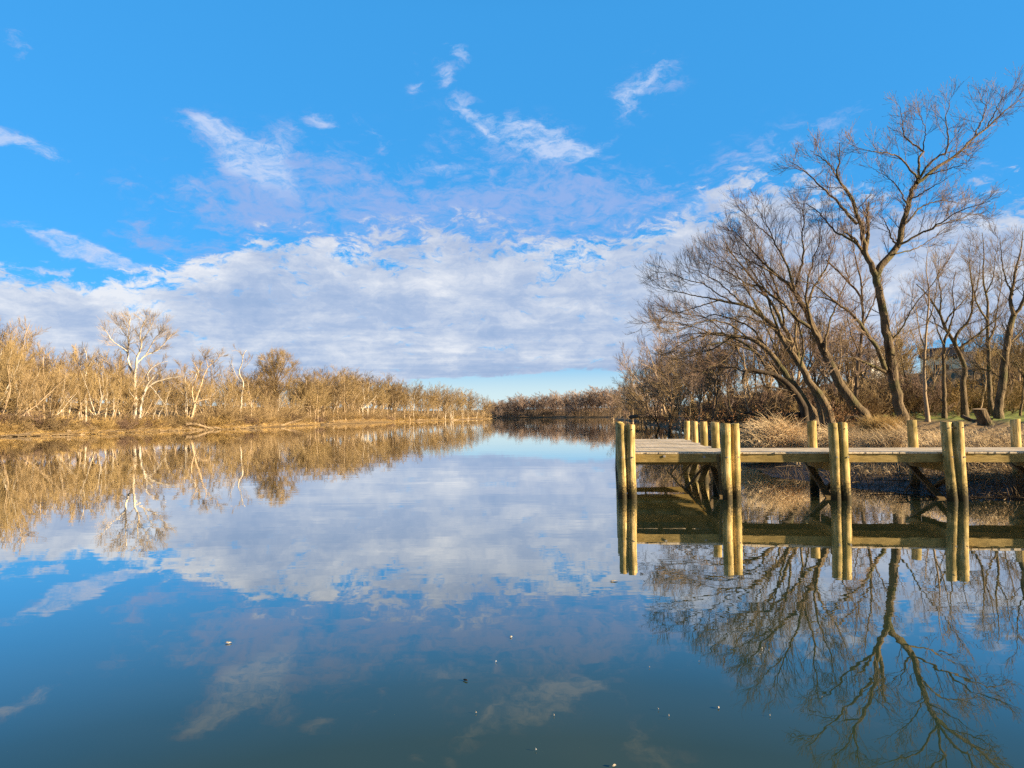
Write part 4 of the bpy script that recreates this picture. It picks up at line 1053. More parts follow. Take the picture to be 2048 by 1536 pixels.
syc2 = [([(278, 848), (280, 830), (283, 808), (287, 790), (292, 778), (300, 770), (318, 762), (340, 756), (368, 752)], 0.26, 0.05, 0.1),
        ([(289, 782), (295, 768), (302, 760), (312, 748), (330, 738)], 0.14, 0.04, -0.3),
        ([(297, 762), (295, 752), (300, 740), (316, 728), (336, 722)], 0.07, 0.03, 0.3),
        ([(300, 772), (312, 785), (322, 798), (334, 815)], 0.08, 0.03, -0.4),
        ([(276, 800), (262, 788), (258, 776), (266, 770)], 0.06, 0.03, -0.4)]
hero('sycamore', 'white-limbed tree leaning right from the foot of the tall sycamore', 107.0, syc2, 'bark_white', 'twig_gold',
     dict(sp1=0.9, l1=1.9, l2=1.0, l3=0.5, up=0.10, n2=5, n3=4, rm=0.013), wander=0.08, seed=21)
ww = [([(478, 845), (482, 810), (484, 790), (486, 765), (478, 745), (484, 725), (487, 710), (493, 700)], 0.22, 0.05, 0.0),
      ([(486, 712), (479, 705), (473, 700)], 0.08, 0.03, 0.3), ([(484, 770), (472, 750), (466, 735), (462, 720)], 0.07, 0.03, 0.3), ([(484, 740), (498, 725), (505, 715)], 0.06, 0.03, -0.3)]
hero('pale_tree', 'narrow tree with bleached white top left of the round-crowned tree', 136.0, ww, 'bark_white', 'twig_tan',
     dict(sp1=0.9, l1=1.7, l2=1.0, l3=0.5, up=0.10, n2=4, n3=4, rm=0.014), wander=0.08, seed=22)
oak = [([(551, 840), (552, 810), (552, 790), (553, 770)], 0.36, 0.26, 0.0)]
oak += [([(552, y0), (552 + dx * 0.45, y0 + (y1 - y0) * 0.45), (552 + dx * 0.8, y0 + (y1 - y0) * 0.8), (552 + dx, y1)], 0.13, 0.03, ds) for dx, y0, y1, ds in [(-30, 772, 726, 0.3), (-22, 768, 714, -0.5), (-10, 764, 708, 0.5), (2, 762, 706, -0.3), (14, 764, 708, 0.4), (26, 768, 716, -0.5), (36, 772, 730, 0.3), (-33, 786, 752, -0.4), (36, 788, 756, 0.4), (-20, 790, 764, 0.6), (20, 794, 772, -0.6)]]
hero('round_crowned_tree', 'round dense-crowned tree taller than its neighbours midway along the left bank', 158.0, oak, 'bark_brown', 'twig_gold',
     dict(sp1=0.42, l1=2.2, l2=1.2, l3=0.6, up=0.07, n2=8, n3=6, rm=0.014, ang=(25, 65), t0=0.2), wander=0.12, seed=23)
wh = [([(171, 838), (172, 815), (171, 790), (170, 765), (172, 740), (170, 720)], 0.14, 0.05, 0.0), ([(171, 750), (160, 735), (152, 718), (150, 704)], 0.06, 0.02, 0.3), ([(171, 742), (182, 725), (186, 708)], 0.06, 0.02, -0.3), ([(171, 725), (173, 710), (168, 695)], 0.05, 0.02, 0.2)]
hero('pale_tree', 'slim straight white trunk left of the tall sycamore', 102.0, wh, 'bark_white', 'twig_white',
     dict(sp1=0.7, l1=1.6, l2=0.9, l3=0.45, up=0.1, n2=4, n3=4, rm=0.011), wander=0.05, seed=24)
fk = [([(372, 843), (371, 820), (372, 800), (370, 780), (370, 765), (371, 752)], 0.10, 0.04, 0.0), ([(371, 790), (378, 770), (390, 755), (394, 745), (404, 728)], 0.10, 0.03, 0.3)]
hero('pale_tree', 'thin pale pole of a tree standing over the driftwood pile', 124.0, fk, 'bark_white', 'twig_gold',
     dict(sp1=0.8, l1=1.5, l2=0.9, l3=0.45, up=0.1, n2=4, n3=4, rm=0.012), wander=0.05, seed=25)
wb = [([(382, 842), (388, 815), (392, 798), (402, 770), (410, 745), (416, 735), (424, 728)], 0.20, 0.06, 0.1), ([(388, 805), (384, 780), (392, 760), (396, 745), (388, 725)], 0.12, 0.04, -0.2),
      ([(392, 805), (405, 800), (420, 796), (435, 780)], 0.09, 0.03, 0.3), ([(416, 735), (412, 720), (404, 708)], 0.06, 0.03, 0.3), ([(420, 730), (434, 720), (440, 708)], 0.06, 0.03, -0.2), ([(396, 745), (404, 725), (412, 712)], 0.06, 0.03, 0.2)]
hero('twin_trunk_tree', 'tree with two pale diverging trunks right of the tall sycamore', 121.0, wb, 'bark_tan', 'twig_gold',
     dict(sp1=0.5, l1=2.0, l2=1.0, l3=0.5, up=0.08, n2=6, n3=5, rm=0.013), wander=0.08, seed=26)

def shore_left(px):
    """distance of the left waterline under pixel column px"""
    xs = [p[0] for p in LEFT_PX]; return float(np.interp(px, xs, [w_[1] for w_ in left_w]))
CL = ([-60, 0, 40, 60, 90, 150, 200, 240, 300, 340, 390, 430, 470, 520, 600, 640, 690, 740, 800, 850, 900, 950, 985], [632, 642, 660, 680, 682, 682, 690, 700, 720, 716, 708, 706, 716, 722, 734, 738, 734, 744, 755, 766, 773, 781, 796])
def canopy_l(px): return float(np.interp(px, *CL))
rr = random.Random(41)
def left_row(pxs, d0, d1, ykeep, kinds, lab, group, tms, cms, jit=5, wide=(0.85, 1.3)):
    for px in pxs:
        p = px + rr.uniform(-jit, jit)
        D = shore_left(min(max(p, 0), 985)) + 0
        # step inland along the view ray: deeper ray distance means more bank
        D *= 1 + rr.uniform(d0, d1) * (1.0 if px < 800 else 0.5)
        x = (p - 1024) / FPX * D
        g = gz(x, D)
        if float(sdist([[x, D]])[0]) < 0.8: continue
        yt = canopy_l(p) + rr.uniform(*ykeep)
        r_ = ray(p, yt); H = CAM_H + r_.z / r_.y * D - g
        H = min(max(2.5, H), 19)
        place(rr.choice(kinds), x, D, H, tm=rr.choice(tms), cm=rr.choice(cms), label=lab, group=group, tilt=(rr.uniform(-.08, .08), rr.uniform(-.08, .08)), wide=rr.uniform(*wide), rng=rr)
left_row(list(range(-60, 640, 15)), 0.10, 0.26, (-2, 26), TALL + BROAD + LEAN, 'bare golden-brown tree in the tall row on the left bank', 'bare trees in the tall row on the left bank', ('bark_tan', 'bark_brown', 'bark_tan'), ('twig_gold', 'twig_tan', 'twig_tan'))
left_row(list(range(-50, 640, 10)), 0.04, 0.10, (34, 80), POLE + TALL + LEAN, 'slender sunlit bare tree close to the left waterline', 'slender bare trees near the left waterline', ('bark_tan', 'bark_white', 'bark_white', 'bark_tan'), ('twig_gold', 'twig_gold', 'twig_tan'))
left_row(list(range(610, 985, 6)), 0.03, 0.12, (-5, 10), TALL + BROAD, 'bare tree in the close wood where the left bank runs into the distance', 'bare trees along the distant left bank', ('bark_tan', 'bark_brown'), ('twig_gold', 'twig_tan', 'twig_tan'), 3, (1.0, 1.4))
left_row(list(range(620, 985, 9)), 0.012, 0.03, (16, 34), BROAD + LEAN + TALL, 'bare tree in the close wood where the left bank runs into the distance', 'bare trees along the distant left bank', ('bark_tan', 'bark_white', 'bark_tan'), ('twig_gold', 'twig_gold', 'twig_tan'), 3, (1.1, 1.6))
left_row(list(range(-40, 640, 26)), 0.5, 0.9, (38, 62), BROAD, 'low brown tree seen beyond the meadow behind the left bank', 'trees beyond the meadow on the left', ('bark_brown',), ('twig_tan', 'twig_pink'), 9, (1.3, 1.8))
# golden shrubs right at the water's edge
scrub_pts = []; back_pts = []
for px in list(range(-20, 985, 8)):
    p = px + rr.uniform(-4, 4)
    for k in range(3):
        D = shore_left(min(max(p, 0), 985)) * (1 + rr.uniform(*((0.006, 0.03), (0.03, 0.08), (0.08, 0.16))[k]) * (0.5 if px > 700 else 1)); x = (p - 1024) / FPX * D
        if float(sdist([[x, D]])[0]) < 0.5: continue
        if k:
            scrub_pts.append((x, D)); continue
        place('shrub%d' % rr.randrange(4), x, D, rr.uniform(1.1, 2.6), tm='twig_gold', cm=rr.choice(['twig_gold', 'twig_red', 'twig_tan', 'straw']), label='low golden leafless shrub at the foot of the trees on the left bank',
              group='golden shrubs along the left bank', name='shrub', cat='shrub', wide=rr.uniform(1.2, 2.2), rng=rr)

# ------------------------------------------------------------------ far bank across the bend
rr = random.Random(51)
for i, px in enumerate(list(np.arange(982, 1236, 6.5))):
    D = rr.uniform(600, 640) if px < 1130 else rr.uniform(560, 600) - (px - 1130) * 0.5
    yt = float(np.interp(px, [982, 1020, 1080, 1140, 1200, 1236], [800, 793, 783, 780, 772, 770])) + rr.uniform(-3, 9)
    x = (px - 1024) / FPX * D; g = gz(x, D); r_ = ray(px, yt)
    place('far%d' % rr.randrange(4), x, D, CAM_H + r_.z / r_.y * D - g, tm='bark_brown', cm='twig_pink', label='pinkish-brown bare tree in the far wood across the river bend', group='bare trees on the far bank across the bend',
          wide=rr.uniform(0.9, 1.4), rng=rr)
# the mass of scrub and thin wood between and behind them
def mass(name, pts, kinds, mat, label, seed, hs, kind='stuff'):
    r2 = random.Random(seed); Vs, Fs, n = [], [], 0
    for x, y in pts:
        m = PR[r2.choice(kinds)]; me = m[1]; nv = len(me.vertices)
        co = np.empty(nv * 3, np.float32); me.vertices.foreach_get('co', co); co = co.reshape(-1, 3)
        fa = np.empty(len(me.loops), np.int32); me.loops.foreach_get('vertex_index', fa)
        s = r2.uniform(*hs) / m[2]; a = r2.uniform(0, 6.28); ca, sa = math.cos(a), math.sin(a); w_ = r2.uniform(1.0, 1.6)
        q = np.empty_like(co); q[:, 0] = (co[:, 0] * ca - co[:, 1] * sa) * s * w_ + x; q[:, 1] = (co[:, 0] * sa + co[:, 1] * ca) * s * w_ + y; q[:, 2] = co[:, 2] * s + gz(x, y) - 0.2
        Vs.append(q); Fs.append(fa.reshape(-1, 4) + n); n += nv
    o = mesh_np(name, np.concatenate(Vs), np.concatenate(Fs), M_[mat]); tag(o, label, 'woodland', kind=kind); return o
rm_ = random.Random(61)
for px in np.arange(430, 985, 1.6):
    p = px + rr.uniform(-3, 3); D = shore_left(min(max(p, 0), 985)) * (1 + rr.uniform(0.01, 0.13) * (0.5 if px > 700 else 1)); x = (p - 1024) / FPX * D
    if float(sdist([[x, D]])[0]) > 2.0: back_pts.append((x, D))
mass('bank_scrub', back_pts, ['bush0', 'bush1', 'bush2'], 'twig_tan', 'brown scrub closing the gaps between the trunks along the receding left bank', 12, (3.0, 6.0))
mass('brushwood', scrub_pts, ['bush0', 'bush1', 'bush2'], 'twig_gold', 'golden tangle of brush filling in under the left bank trees', 9, (0.9, 2.0))
pts = []
for i in range(150):
    px = rm_.uniform(975, 1245); D = rm_.uniform(600, 690) if px < 1130 else rm_.uniform(545, 640); pts.append(((px - 1024) / FPX * D, D))
mass('far_woods', pts, ['thin0', 'thin1', 'thin2'], 'twig_pink', 'dense brownish bare woodland massed behind the far bank', 5, (8, 14))
pts = []
for i in range(60):
    px = rm_.uniform(-120, 560); D = rm_.uniform(260, 330); pts.append(((px - 1024) / FPX * D, D))
mass('meadow_edge_woods', pts, ['thin0', 'thin1', 'thin2'], 'twig_pink', 'low brown woodland on the skyline beyond the left meadow', 6, (7, 12))
pts = []
k_ = [i for i in range(len(RIV)) if tuple(RIV[i]) in ((-120.0, 690.0), (0.0, 612.0), (40.0, 560.0), (66.0, 500.0), (84.0, 420.0), (66.0, 330.0))]
for i in k_:
    a_, b_ = RIV[i], RIV[(i + 1) % len(RIV)]; L_ = math.hypot(*(b_ - a_))
    for j in range(int(L_ / 3.2)):
        q = a_ + (b_ - a_) * rm_.random(); n_ = np.array([b_[1] - a_[1], a_[0] - b_[0]]) / L_
        for s_ in (1, -1):
            q2 = q + n_ * s_ * rm_.uniform(1.5, 9)
            if 0.8 < sdist([q2])[0]: pts.append(tuple(q2)); break
mass('far_scrub', pts, ['bush0', 'bush1', 'bush2'], 'twig_dark', 'scrub crowding the far waterline, coloured dark for the shade there', 7, (4, 8))  # dark twig colour stands in for the shaded band along the far bank
pts = []
for i in range(230):
    px = rm_.uniform(1290, 2080); D = rm_.uniform(70, 125); pts.append(((px - 1024) / FPX * D, D))
pts = [q for q in pts if sdist([q])[0] > 6 and not (q[0] > 0.55 * q[1] and q[1] < 62) and not (0.57 < q[0] / q[1] < 0.70)]
mass('thicket', pts, ['bush0', 'bush1', 'bush2'], 'twig_tan', 'tangled russet thicket filling the right bank wood between the trunks', 8, (3, 6.5))
# ------------------------------------------------------------------ dry reeds and grass
def blades(rng, base, L, lean_dir=None, rad=0.006, arch=1.0, seg=6, spread=0.5):
    """arching blades: base (N,3), L (N,) lengths"""
    n = len(base); phi = rng.uniform(0, 2 * PI, n)
    h = np.stack([np.cos(phi), np.sin(phi), np.zeros(n)], 1)
    if lean_dir is not None: h = unit(h + np.asarray(lean_dir))
    th0 = rng.uniform(0.05, spread, n); dth = rng.uniform(0.6, 2.0, n) * arch
    P = np.empty((n, seg + 1, 3)); P[:, 0] = base
    for s in range(seg):
        th = th0 + dth * ((s + 0.5) / seg) ** 1.5
        d = h * np.sin(th)[:, None] + np.array([0, 0, 1.0]) * np.cos(th)[:, None]
        P[:, s + 1] = P[:, s] + d * (L / seg)[:, None]
    w_ = np.linspace(1, 0.3, seg + 1)[None, :]
    return P, (rad * rng.uniform(0.6, 1.3, n))[:, None] * w_

rg = np.random.default_rng(9)
def clump(name, px, D, rx, ry, n, L, label, group=None, mat='reed', arch=1.0, lean=None, rad=0.0075, mound=0.0):
    x0 = (px - 1024) / FPX * D; y0 = D
    root_z = gz(x0, y0)
    a = rg.uniform(0, 2 * PI, n); r = np.sqrt(rg.random(n))
    bx = x0 + np.cos(a) * r * rx; by = y0 + np.sin(a) * r * ry
    z = height(np.stack([bx, by], 1)) - 0.03 + mound * (1 - r ** 2)
    P, Rr2 = blades(rg, np.stack([bx, by, z], 1), L * rg.uniform(0.5, 1.15, n), lean, rad, arch)
    V, F = tubes(P - np.array([x0, y0, root_z]), Rr2, 3)
    o = mesh_np(name, V, F, M_[mat]); o.location = (x0, y0, root_z)
    tag(o, label, 'grass clump', group); return o
clump('reed_clump', 1545, 27.0, 1.25, 1.0, 2800, 1.45, 'largest dry arching reed clump, behind the walkway between the second and third piling pairs', arch=1.25, lean=(-0.35, -0.15, 0), mound=0.5, rad=0.009)
clump('reed_clump', 1655, 25.5, 0.85, 0.8, 1100, 1.2, 'dry reed clump behind the third piling pair of the pier', arch=1.2, mound=0.15)
clump('reed_clump', 1775, 24.0, 1.0, 0.8, 1000, 1.0, 'sparse straw clump between the third pair and the shoreward single piling', arch=0.9, lean=(-0.3, 0, 0))
clump('reed_clump', 1868, 21.0, 0.6, 0.6, 520, 0.95, 'upright straw tuft just left of the fourth piling pair', arch=0.9, lean=(-0.4, 0, 0))
clump('reed_clump', 1985, 19.5, 1.05, 0.8, 1100, 1.0, 'broad straw clump right of the fourth piling pair with a few bent stalks', arch=1.1)
clump('straw_tuft', 1758, 35.5, 0.9, 0.7, 1300, 1.0, 'golden sunlit grass tuft at the left foot of the forked tree', mat='straw', arch=0.8)

def field(name, label, n, sampler, L, mat, rad, arch=1.0, seg=4, **kw):
    XY_ = sampler(n); sd_ = sdist(XY_); XY_ = XY_[sd_ > kw.get('smin', 0.1)]
    z = height(XY_) - 0.02
    P, Rr2 = blades(rg, np.column_stack([XY_, z]), L * rg.uniform(0.4, 1.2, len(XY_)), kw.get('lean'), rad, arch, seg, kw.get('spread', 0.7))
    V, F = tubes(P, Rr2, 3)
    o = mesh_np(name, V, F, M_[mat]); tag(o, label, 'grass', kind='stuff'); return o
def samp_px(px0, px1, pyf0, pyf1):
    """uniform samples over a wedge: columns px0..px1, distances D0..D1"""
    def f(n):
        px = rg.uniform(px0, px1, n); D = np.exp(rg.uniform(math.log(pyf0), math.log(pyf1), n)); return np.stack([(px - 1024) / FPX * D, D], 1)
    return f
field('shore_reeds', 'dry reeds and straw littering the muddy right shore behind the pier', 5000, samp_px(1440, 2150, 16.5, 31), 0.42, 'reed', 0.006, 1.3, smin=1.2, spread=1.1)
field('flattened_reeds', 'dark matted stalks lying on the mud under the walkway', 3500, samp_px(1560, 2120, 14.8, 22), 0.50, 'twig_dark', 0.006, 0.3, smin=0.0, spread=1.6)
field('bank_grass', 'brown grass and weeds under the trees on the right bank', 16000, samp_px(1380, 1830, 29, 58), 0.42, 'twig_tan', 0.007, 1.0, smin=0.4, spread=0.8)
def samp_left(n):
    px = rg.uniform(-60, 985, n); t = rg.random(n) ** 1.5; D = np.array([shore_left(min(max(p, 0), 985)) for p in px]) * (1 + 0.002 + t * 0.12 * np.where(px > 700, 0.5, 1))
    return np.stack([(px - 1024) / FPX * D, D], 1)
field('bank_straw', 'golden dead grass along the foot of the left bank', 38000, samp_left, 1.0, 'straw', 0.016, 1.2, 3, smin=0.05, spread=0.9)

# rusty dead leaves hanging on low twigs by the leaning trees
n = 1500; cl = [(1500, 840, 36), (1450, 838, 40), (1400, 842, 44), (1675, 822, 41), (1690, 838, 38), (1350, 846, 52), (1560, 834, 38)]
Vv, Ff = [], []
for i in range(n):
    px, py, D_ = cl[i % len(cl)]; c0 = at(px + rg.normal() * 16, py + rg.normal() * 11, D_ + rg.normal() * 1.2)
    c0[2] = max(c0[2], gz(c0[0], c0[1]) + 0.04)
    a = unit(rg.normal(size=3)); b = unit(np.cross(a, rg.normal(size=3))); s = rg.uniform(0.02, 0.05)
    k = len(Vv); Vv += [c0 - a * s * 1.8, c0 + b * s * 0.6, c0 + a * s * 1.8, c0 - b * s * 0.6]; Ff.append([k, k + 1, k + 2, k + 3])
o = mesh_np('dead_leaves', Vv, Ff, M_['leaf_red']); tag(o, 'rusty dead leaves clinging low beneath the leaning trees', 'leaves', kind='stuff')

# ------------------------------------------------------------------ fallen timber
def log(px0, py0, px1, py1, r, mat, label, D=None, group=None, branches=3, name='fallen_log', lift=0.05, sink=True):
    rng = np.random.default_rng(int(px0 * 7 + py0))
    if D is None:
        D0 = shore_left(px0) * 1.004; D1 = shore_left(px1) * 1.004
    else: D0, D1 = D
    a = at(px0, py0, D0); b = at(px1, py1, D1)
    P = resample([a, a * 0.66 + b * 0.34 + rng.normal(size=3) * r * 0.8, a * 0.33 + b * 0.67 + rng.normal(size=3) * r * 0.8, b], 12)
    rr_ = np.linspace(r, r * 0.45, 12) * (1 + 0.08 * rng.normal(size=12))
    rr_[0] *= 1.2
    root = a.copy(); V, F = tubes(P[None] - root, rr_[None], 10)
    caps = [[j for j in range(10)][::-1]]
    parts = [(V, F)]
    if branches:
        C, RC = grow(rng, P[None], rr_[None], branches, 0.4, 1.0, (25, 55), 0.35, 0.4, 0.3, 4, 0.12, 0.08, 0.5, 0.012, 0.4)
        parts.append(tubes(C - root, RC, 5))
        C2, RC2 = grow(rng, C, RC, 3, 0.3, 1.0, (25, 55), 0.4, 0.4, 0.3, 3, 0.15, 0.05, 0.5, 0.008, 0.4)
        parts.append(tubes(C2 - root, RC2, 3))
    V, F = merge(*parts)
    o = mesh_np(name, V, F, M_[mat], smooth=True); o.location = tuple(root); tag(o, label, 'log', group); return o
log(370, 848, 432, 858.5, 0.26, 'drift', 'thick bleached driftwood log sloping to the water, on top of the driftwood pile')
log(376, 855, 412, 860, 0.18, 'drift', 'shorter bleached log at the left end of the driftwood pile')
log(440, 858.5, 405, 853, 0.20, 'drift', 'pale log pointing left out of the right end of the driftwood pile')
log(70, 871, 168, 868, 0.20, 'drift', 'long pale log lying flat along the waterline near the left edge', branches=1)
log(180, 868, 205, 865.5, 0.14, 'dark_log', 'short dark log at the waterline left of the sycamore', branches=1)
log(318, 861.5, 342, 861, 0.14, 'drift', 'short pale log in the water just right of the sycamore', branches=0)
log(132, 862, 148, 868.5, 0.18, 'drift', 'stubby white broken log tilted on the bank near the left edge', branches=2)
log(498, 856, 520, 853, 0.30, 'dark_log', 'dark uprooted stump-end log at the water below the round-crowned tree', branches=4)
log(560, 851, 606, 838, 0.22, 'drift', 'pale branched trunk slanting up from the water right of the round-crowned tree', branches=5)
log(640, 849, 668, 846, 0.3, 'dark_log', 'dark log with roots at the waterline where the left bank starts to recede', branches=4)
log(690, 848, 735, 846.4, 0.22, 'drift', 'long thin pale log in the water along the receding left bank', branches=2)
log(832, 840, 868, 842, 0.28, 'drift', 'pale fallen tree reaching into the water on the distant left bank', branches=4)
log(900, 839, 948, 838.6, 0.25, 'drift', 'farthest pale log lying along the left bank before the bend', branches=2)
log(262, 864, 278, 862.3, 0.12, 'drift', 'small pale log at the waterline straight below the tall sycamore', branches=2)
log(1262, 834, 1332, 839, 0.42, 'dark_log', 'dark trunk lying low over the water at the far end of the right bank', D=(150, 128), branches=5)
log(1248, 832, 1240, 836, 0.16, 'drift', 'pale looping dead branch above the water at the far end of the right bank', D=(150, 151), branches=5)
log(1600, 829, 1490, 826, 0.13, 'dark_log', 'long dark horizontal limb lying below the arching trunk', D=(37, 39), branches=4)
log(1690, 838, 1735, 836, 0.10, 'dark_log', 'thin fallen stick at the foot of the thick leaning tree', D=(37, 37), branches=2)
log(1925, 833, 1985, 838, 0.12, 'bark_brown', 'splintered fallen limb on the lawn left of the stump', D=(43, 41), branches=6)
log(1830, 933, 1808, 985, 0.03, 'drift', 'thin pale stick on the mud beneath the walkway', D=(17.5, 16.5), branches=1)

# stump
def make_stump():
    c = at(1975, 846, 36.0); z0 = gz(c[0], c[1]); root = empty('tree_stump', (c[0], c[1], z0)); tag(root, 'leaning sawn tree stump on the bank above the reeds', 'stump')
    k = 22; rng = np.random.default_rng(4); V = []; hs = [-0.2, 0.0, 0.15, 0.4, 0.7, 0.92]
    fl = rng.uniform(0, 6.28, 3)
    for i, h in enumerate(hs):
        r = [0.52, 0.44, 0.36, 0.31, 0.30, 0.30][i]
        for j in range(k):
            a = j * 2 * PI / k; q = r * (1 + [0.22, 0.2, 0.13, 0.08, 0.06, 0.06][i] * math.sin(3 * a + fl[0]) + 0.06 * math.sin(7 * a + fl[1]) + 0.02 * rng.normal())
            V.append((q * math.cos(a) - 0.42 * max(h, 0), q * math.sin(a) * 0.9, h + (0.12 * math.sin(a + 0.5) * q if i >= 4 else 0)))
    F = [[i * k + j, i * k + (j + 1) % k, (i + 1) * k + (j + 1) % k, (i + 1) * k + j] for i in range(len(hs) - 1) for j in range(k)]
    mesh_np('bark', V, F, M_['bark_grey'], root, smooth=True)
    top = np.array(V[-k:]); ctr = top.mean(0); V2 = list(top) + [ctr + [0, 0, 0.01]]
    mesh_np('cut_face', V2, [[j, (j + 1) % k, k] for j in range(k)], M_['heart'], root)
make_stump()

# crumpled white bag caught at the foot of the leaning trees
import bmesh
bm = bmesh.new(); bmesh.ops.create_icosphere(bm, subdivisions=3, radius=0.16); rb = random.Random(3)
for v in bm.verts: v.co *= 1 + 0.35 * math.sin(v.co.x * 40 + 1) * math.cos(v.co.y * 33) + rb.uniform(-0.12, 0.12); v.co.z *= 1.2
me = bpy.data.meshes.new('plastic_bag'); bm.to_mesh(me); bm.free(); me.materials.append(M_['plastic'])
bag = bpy.data.objects.new('plastic_bag', me); COL.objects.link(bag); c = at(1663, 826, 38); bag.location = (c[0], c[1], gz(c[0], c[1]) + 0.14)
tag(bag, 'crumpled white plastic scrap at the foot of the leaning trees', 'plastic bag')

# ------------------------------------------------------------------ houses on the rise
def house(px, D, w_, d_, hw, hr, rz, label, wall='siding', roof='shingle', windows=()):
    x = (px - 1024) / FPX * D; z = max(gz(x, D), 10.6); root = empty('house', (x, D, z), rz); tag(root, label, 'house')
    mb = MB(); mb.add([(-w_/2, -d_/2, -2), (w_/2, -d_/2, -2), (w_/2, d_/2, -2), (-w_/2, d_/2, -2), (-w_/2, -d_/2, hw), (w_/2, -d_/2, hw), (w_/2, d_/2, hw), (-w_/2, d_/2, hw)],
                      [[0, 1, 5, 4], [1, 2, 6, 5], [2, 3, 7, 6], [3, 0, 4, 7]])
    for s in (-1, 1): mb.add([(s * w_/2, -d_/2, hw), (s * w_/2, d_/2, hw), (s * w_/2, 0, hw + hr)], [[0, 1, 2, 2]])
    # drop the degenerate fourth corner by building the gables as slim quads
    V = np.concatenate(mb.V); Fq = [list(map(int, f)) for f in np.concatenate(mb.F)]
    me = bpy.data.meshes.new('wall'); me.from_pydata([tuple(v) for v in V], [], [tuple(f) if f[2] != f[3] else tuple(f[:3]) for f in Fq]); me.materials.append(M_[wall])
    o = bpy.data.objects.new('wall', me); COL.objects.link(o); o.parent = root
    rf = MB(); ov = 0.35; sl_ = hr / (d_ / 2); t = 0.16
    for s in (-1, 1):
        rf.box((-w_/2 - ov, s * (d_/2 + ov), hw - ov * sl_ + 0.02), (w_ + 2 * ov, 0, 0), (0, -s * (d_/2 + ov), (d_/2 + ov) * sl_), (0, 0, t))
    ro = rf.build('roof', M_[roof], root)
    ch = MB(); ch.box((w_ * 0.2, -0.4, hw + hr * 0.6), (0.8, 0, 0), (0, 0.8, 0), (0, 0, hr * 0.4 + 0.9)); ch.build('chimney', M_['siding_grey'], ro)
    for (side, u, zz, ww, hh) in windows:
        mw = MB(); fr = MB()
        if side == 'f':
            fr.box((u - ww/2 - .08, -d_/2 - 0.05, zz - .08), (ww + .16, 0, 0), (0, 0.045, 0), (0, 0, hh + .16)); mw.box((u - ww/2, -d_/2 - 0.08, zz), (ww, 0, 0), (0, 0.028, 0), (0, 0, hh))
        else:
            s = 1 if side == 'r' else -1; xx = s * (w_/2 + 0.005)
            fr.box((xx, u - ww/2 - .08, zz - .08), (s * 0.045, 0, 0), (0, ww + .16, 0), (0, 0, hh + .16)); mw.box((xx + s * 0.047, u - ww/2, zz), (s * 0.02, 0, 0), (0, ww, 0), (0, 0, hh))
        f_ = fr.build('window', M_['trim'], root); mw.build('pane', M_['glass'], f_)
    return root
WINS = [('f', -4.2, 1.0, 1.1, 1.5), ('f', -1.4, 1.0, 1.1, 1.5), ('f', 1.6, 1.0, 1.1, 1.5), ('f', -4.2, 3.7, 1.0, 1.3), ('f', -1.4, 3.7, 1.0, 1.3), ('f', 1.6, 3.7, 1.0, 1.3), ('f', 4.4, 3.7, 1.0, 1.3), ('r', -1.6, 3.7, 1.0, 1.3), ('r', 1.6, 3.7, 1.0, 1.3), ('l', 0, 3.7, 1.0, 1.3), ('l', 0, 1.0, 1.0, 1.3)]
house(1886, 170, 8.5, 7.5, 4.4, 2.3, R(-35), 'white two-storey house with dark roof on the rise behind the trees', windows=[(s, u * 0.68, z, w_, h) for s, u, z, w_, h in WINS])
house(1972, 175, 9, 8, 4.0, 2.2, R(-15), 'grey house with low roof right of the white house', 'siding_grey', 'shingle_grey', windows=[(s, u * 0.7, z, w_, h) for s, u, z, w_, h in WINS[:7]])
house(1755, 170, 9, 7, 4.4, 2.2, R(12), 'pale house half hidden behind the trunk of the forked tree', 'siding', 'shingle_grey', windows=[(s, u * 0.7, z, w_, h) for s, u, z, w_, h in WINS[:7]])

# ------------------------------------------------------------------ bits floating on the water
def floater(px, py, size, mat, label, name='floating_leaf', shape=2.2, group=None, cat='leaf', rz=None):
    p = hit(px, py); rng = random.Random(int(px * 13 + py)); k = 9; V = []
    for ring, (q, z) in enumerate(((1.0, 0.006), (0.55, 0.013))):
        for j in range(k):
            a = j * 2 * PI / k; r = 0.75 * size * q * (1 + rng.uniform(-0.22, 0.22)); V.append((r * math.cos(a) * shape, r * math.sin(a), z + rng.uniform(-0.003, 0.005)))
    V.append((0, 0, 0.016)); F = [[j, (j + 1) % k, k + (j + 1) % k, k + j] for j in range(k)]
    me = bpy.data.meshes.new(name); me.from_pydata(V, [], [tuple(f) for f in F] + [(k + j, k + (j + 1) % k, 2 * k) for j in range(k)]); me.materials.append(M_[mat])
    o = bpy.data.objects.new(name, me); COL.objects.link(o); o.location = (p[0], p[1], 0.0); o.rotation_euler = (0, 0, rng.uniform(0, 3.1) if rz is None else rz); tag(o, label, cat, group)
floater(456, 1287, 0.020, 'flake', 'pale curled leaf floating alone in the deep blue reflection on the left', rz=0.1, shape=2.0)
floater(1227, 1163, 0.026, 'flake', 'pale curled leaf floating just left of the reflection of the first piling pair', rz=0.2, shape=2.4)
floater(1283, 1148, 0.018, 'darkleaf', 'small dark leaf floating below the reflected first piling pair', rz=2.6, shape=2.2)
floater(1022, 1275, 0.013, 'flake', 'white three-cornered fleck floating near the middle of the river', rz=1.0, shape=1.6)
floater(931, 1362, 0.010, 'darkleaf', 'black twig-like leaf floating below the middle of the picture', rz=2.5, shape=3.2)
floater(1437, 1417, 0.009, 'flake', 'tiny upright-turned pale leaf in the dark water near the bottom', rz=1.4, shape=2.0)
floater(1228, 1534, 0.012, 'flake', 'pale bit of bark floating at the bottom edge', shape=1.4)
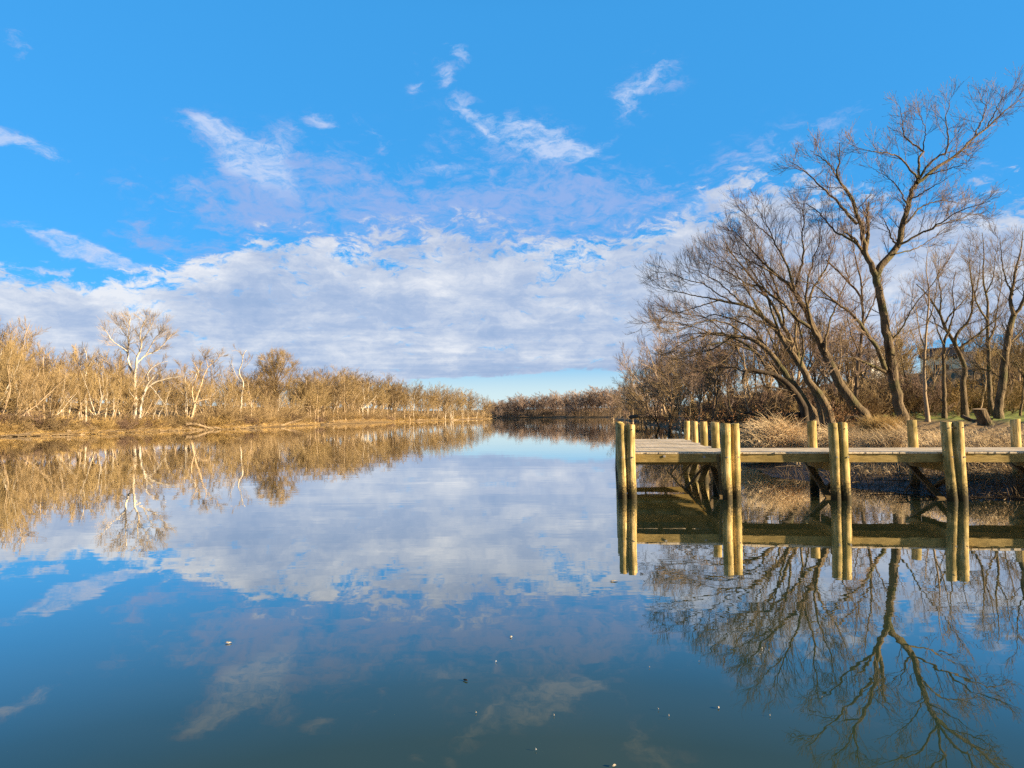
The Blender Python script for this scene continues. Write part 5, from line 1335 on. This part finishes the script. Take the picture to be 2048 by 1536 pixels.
for i, (px, py) in enumerate([(992, 1325), (1299, 1336), (1398, 1325), (1454, 1243), (1520, 1311), (1524, 1298), (1644, 1396), (1338, 1434), (1108, 1432), (1538, 1302), (1072, 1502), (1540, 1433), (952, 1427), (1317, 1421)]):
    floater(px, py, 0.0035 if i else 0.005, 'flake' if i % 5 else 'plastic', 'tiny pale fleck floating on the dark near water', name='floating_fleck', shape=1.2, group='pale flecks floating on the near water', cat='fleck')

# sticks and small driftwood stranded along the left waterline and on the right mud
n = 520; px = rg.uniform(-40, 985, n); D_ = np.array([shore_left(min(max(p, 0), 985)) for p in px]) * (1 + rg.uniform(-0.002, 0.022, n))
b_ = np.stack([(px - 1024) / FPX * D_, D_, np.zeros(n)], 1); b_[:, 2] = np.maximum(height(b_[:, :2]), 0.0) + 0.04
ph = rg.uniform(0, PI, n); L_ = rg.uniform(0.6, 3.6, n); e_ = rg.uniform(-0.02, 0.22, n)
d_ = np.stack([np.cos(ph) * np.cos(e_), 0.5 * np.sin(ph) * np.cos(e_), np.sin(e_)], 1)
P = b_[:, None, :] + d_[:, None, :] * (L_[:, None] * np.linspace(0, 1, 5)[None])[:, :, None] + rg.normal(size=(n, 5, 3)) * 0.04
V, F = tubes(P, (rg.uniform(0.025, 0.085, n))[:, None] * np.linspace(1, 0.5, 5)[None], 5)
o = mesh_np('driftwood_litter', V, F, M_['drift'], smooth=True); tag(o, 'stranded sticks and small driftwood strewn along the left waterline', 'driftwood', kind='stuff')
n = 260; px = rg.uniform(1500, 2100, n); D_ = rg.uniform(15, 24, n); b_ = np.stack([(px - 1024) / FPX * D_, D_, np.zeros(n)], 1); k_ = sdist(b_[:, :2]) > 0.0; b_ = b_[k_]; n = len(b_)
b_[:, 2] = height(b_[:, :2]) + 0.02; ph = rg.uniform(0, 2 * PI, n); L_ = rg.uniform(0.2, 1.1, n)
P = b_[:, None, :] + np.stack([np.cos(ph), np.sin(ph), rg.uniform(-0.02, 0.15, n)], 1)[:, None, :] * (L_[:, None] * np.linspace(0, 1, 4)[None])[:, :, None] + rg.normal(size=(n, 4, 3)) * 0.01
V, F = tubes(P, (rg.uniform(0.005, 0.018, n))[:, None] * np.linspace(1, 0.5, 4)[None], 4)
o = mesh_np('mud_sticks', V, F, M_['drift'], smooth=True); tag(o, 'dead sticks and roots scattered on the dark mud by the pier', 'driftwood', kind='stuff')
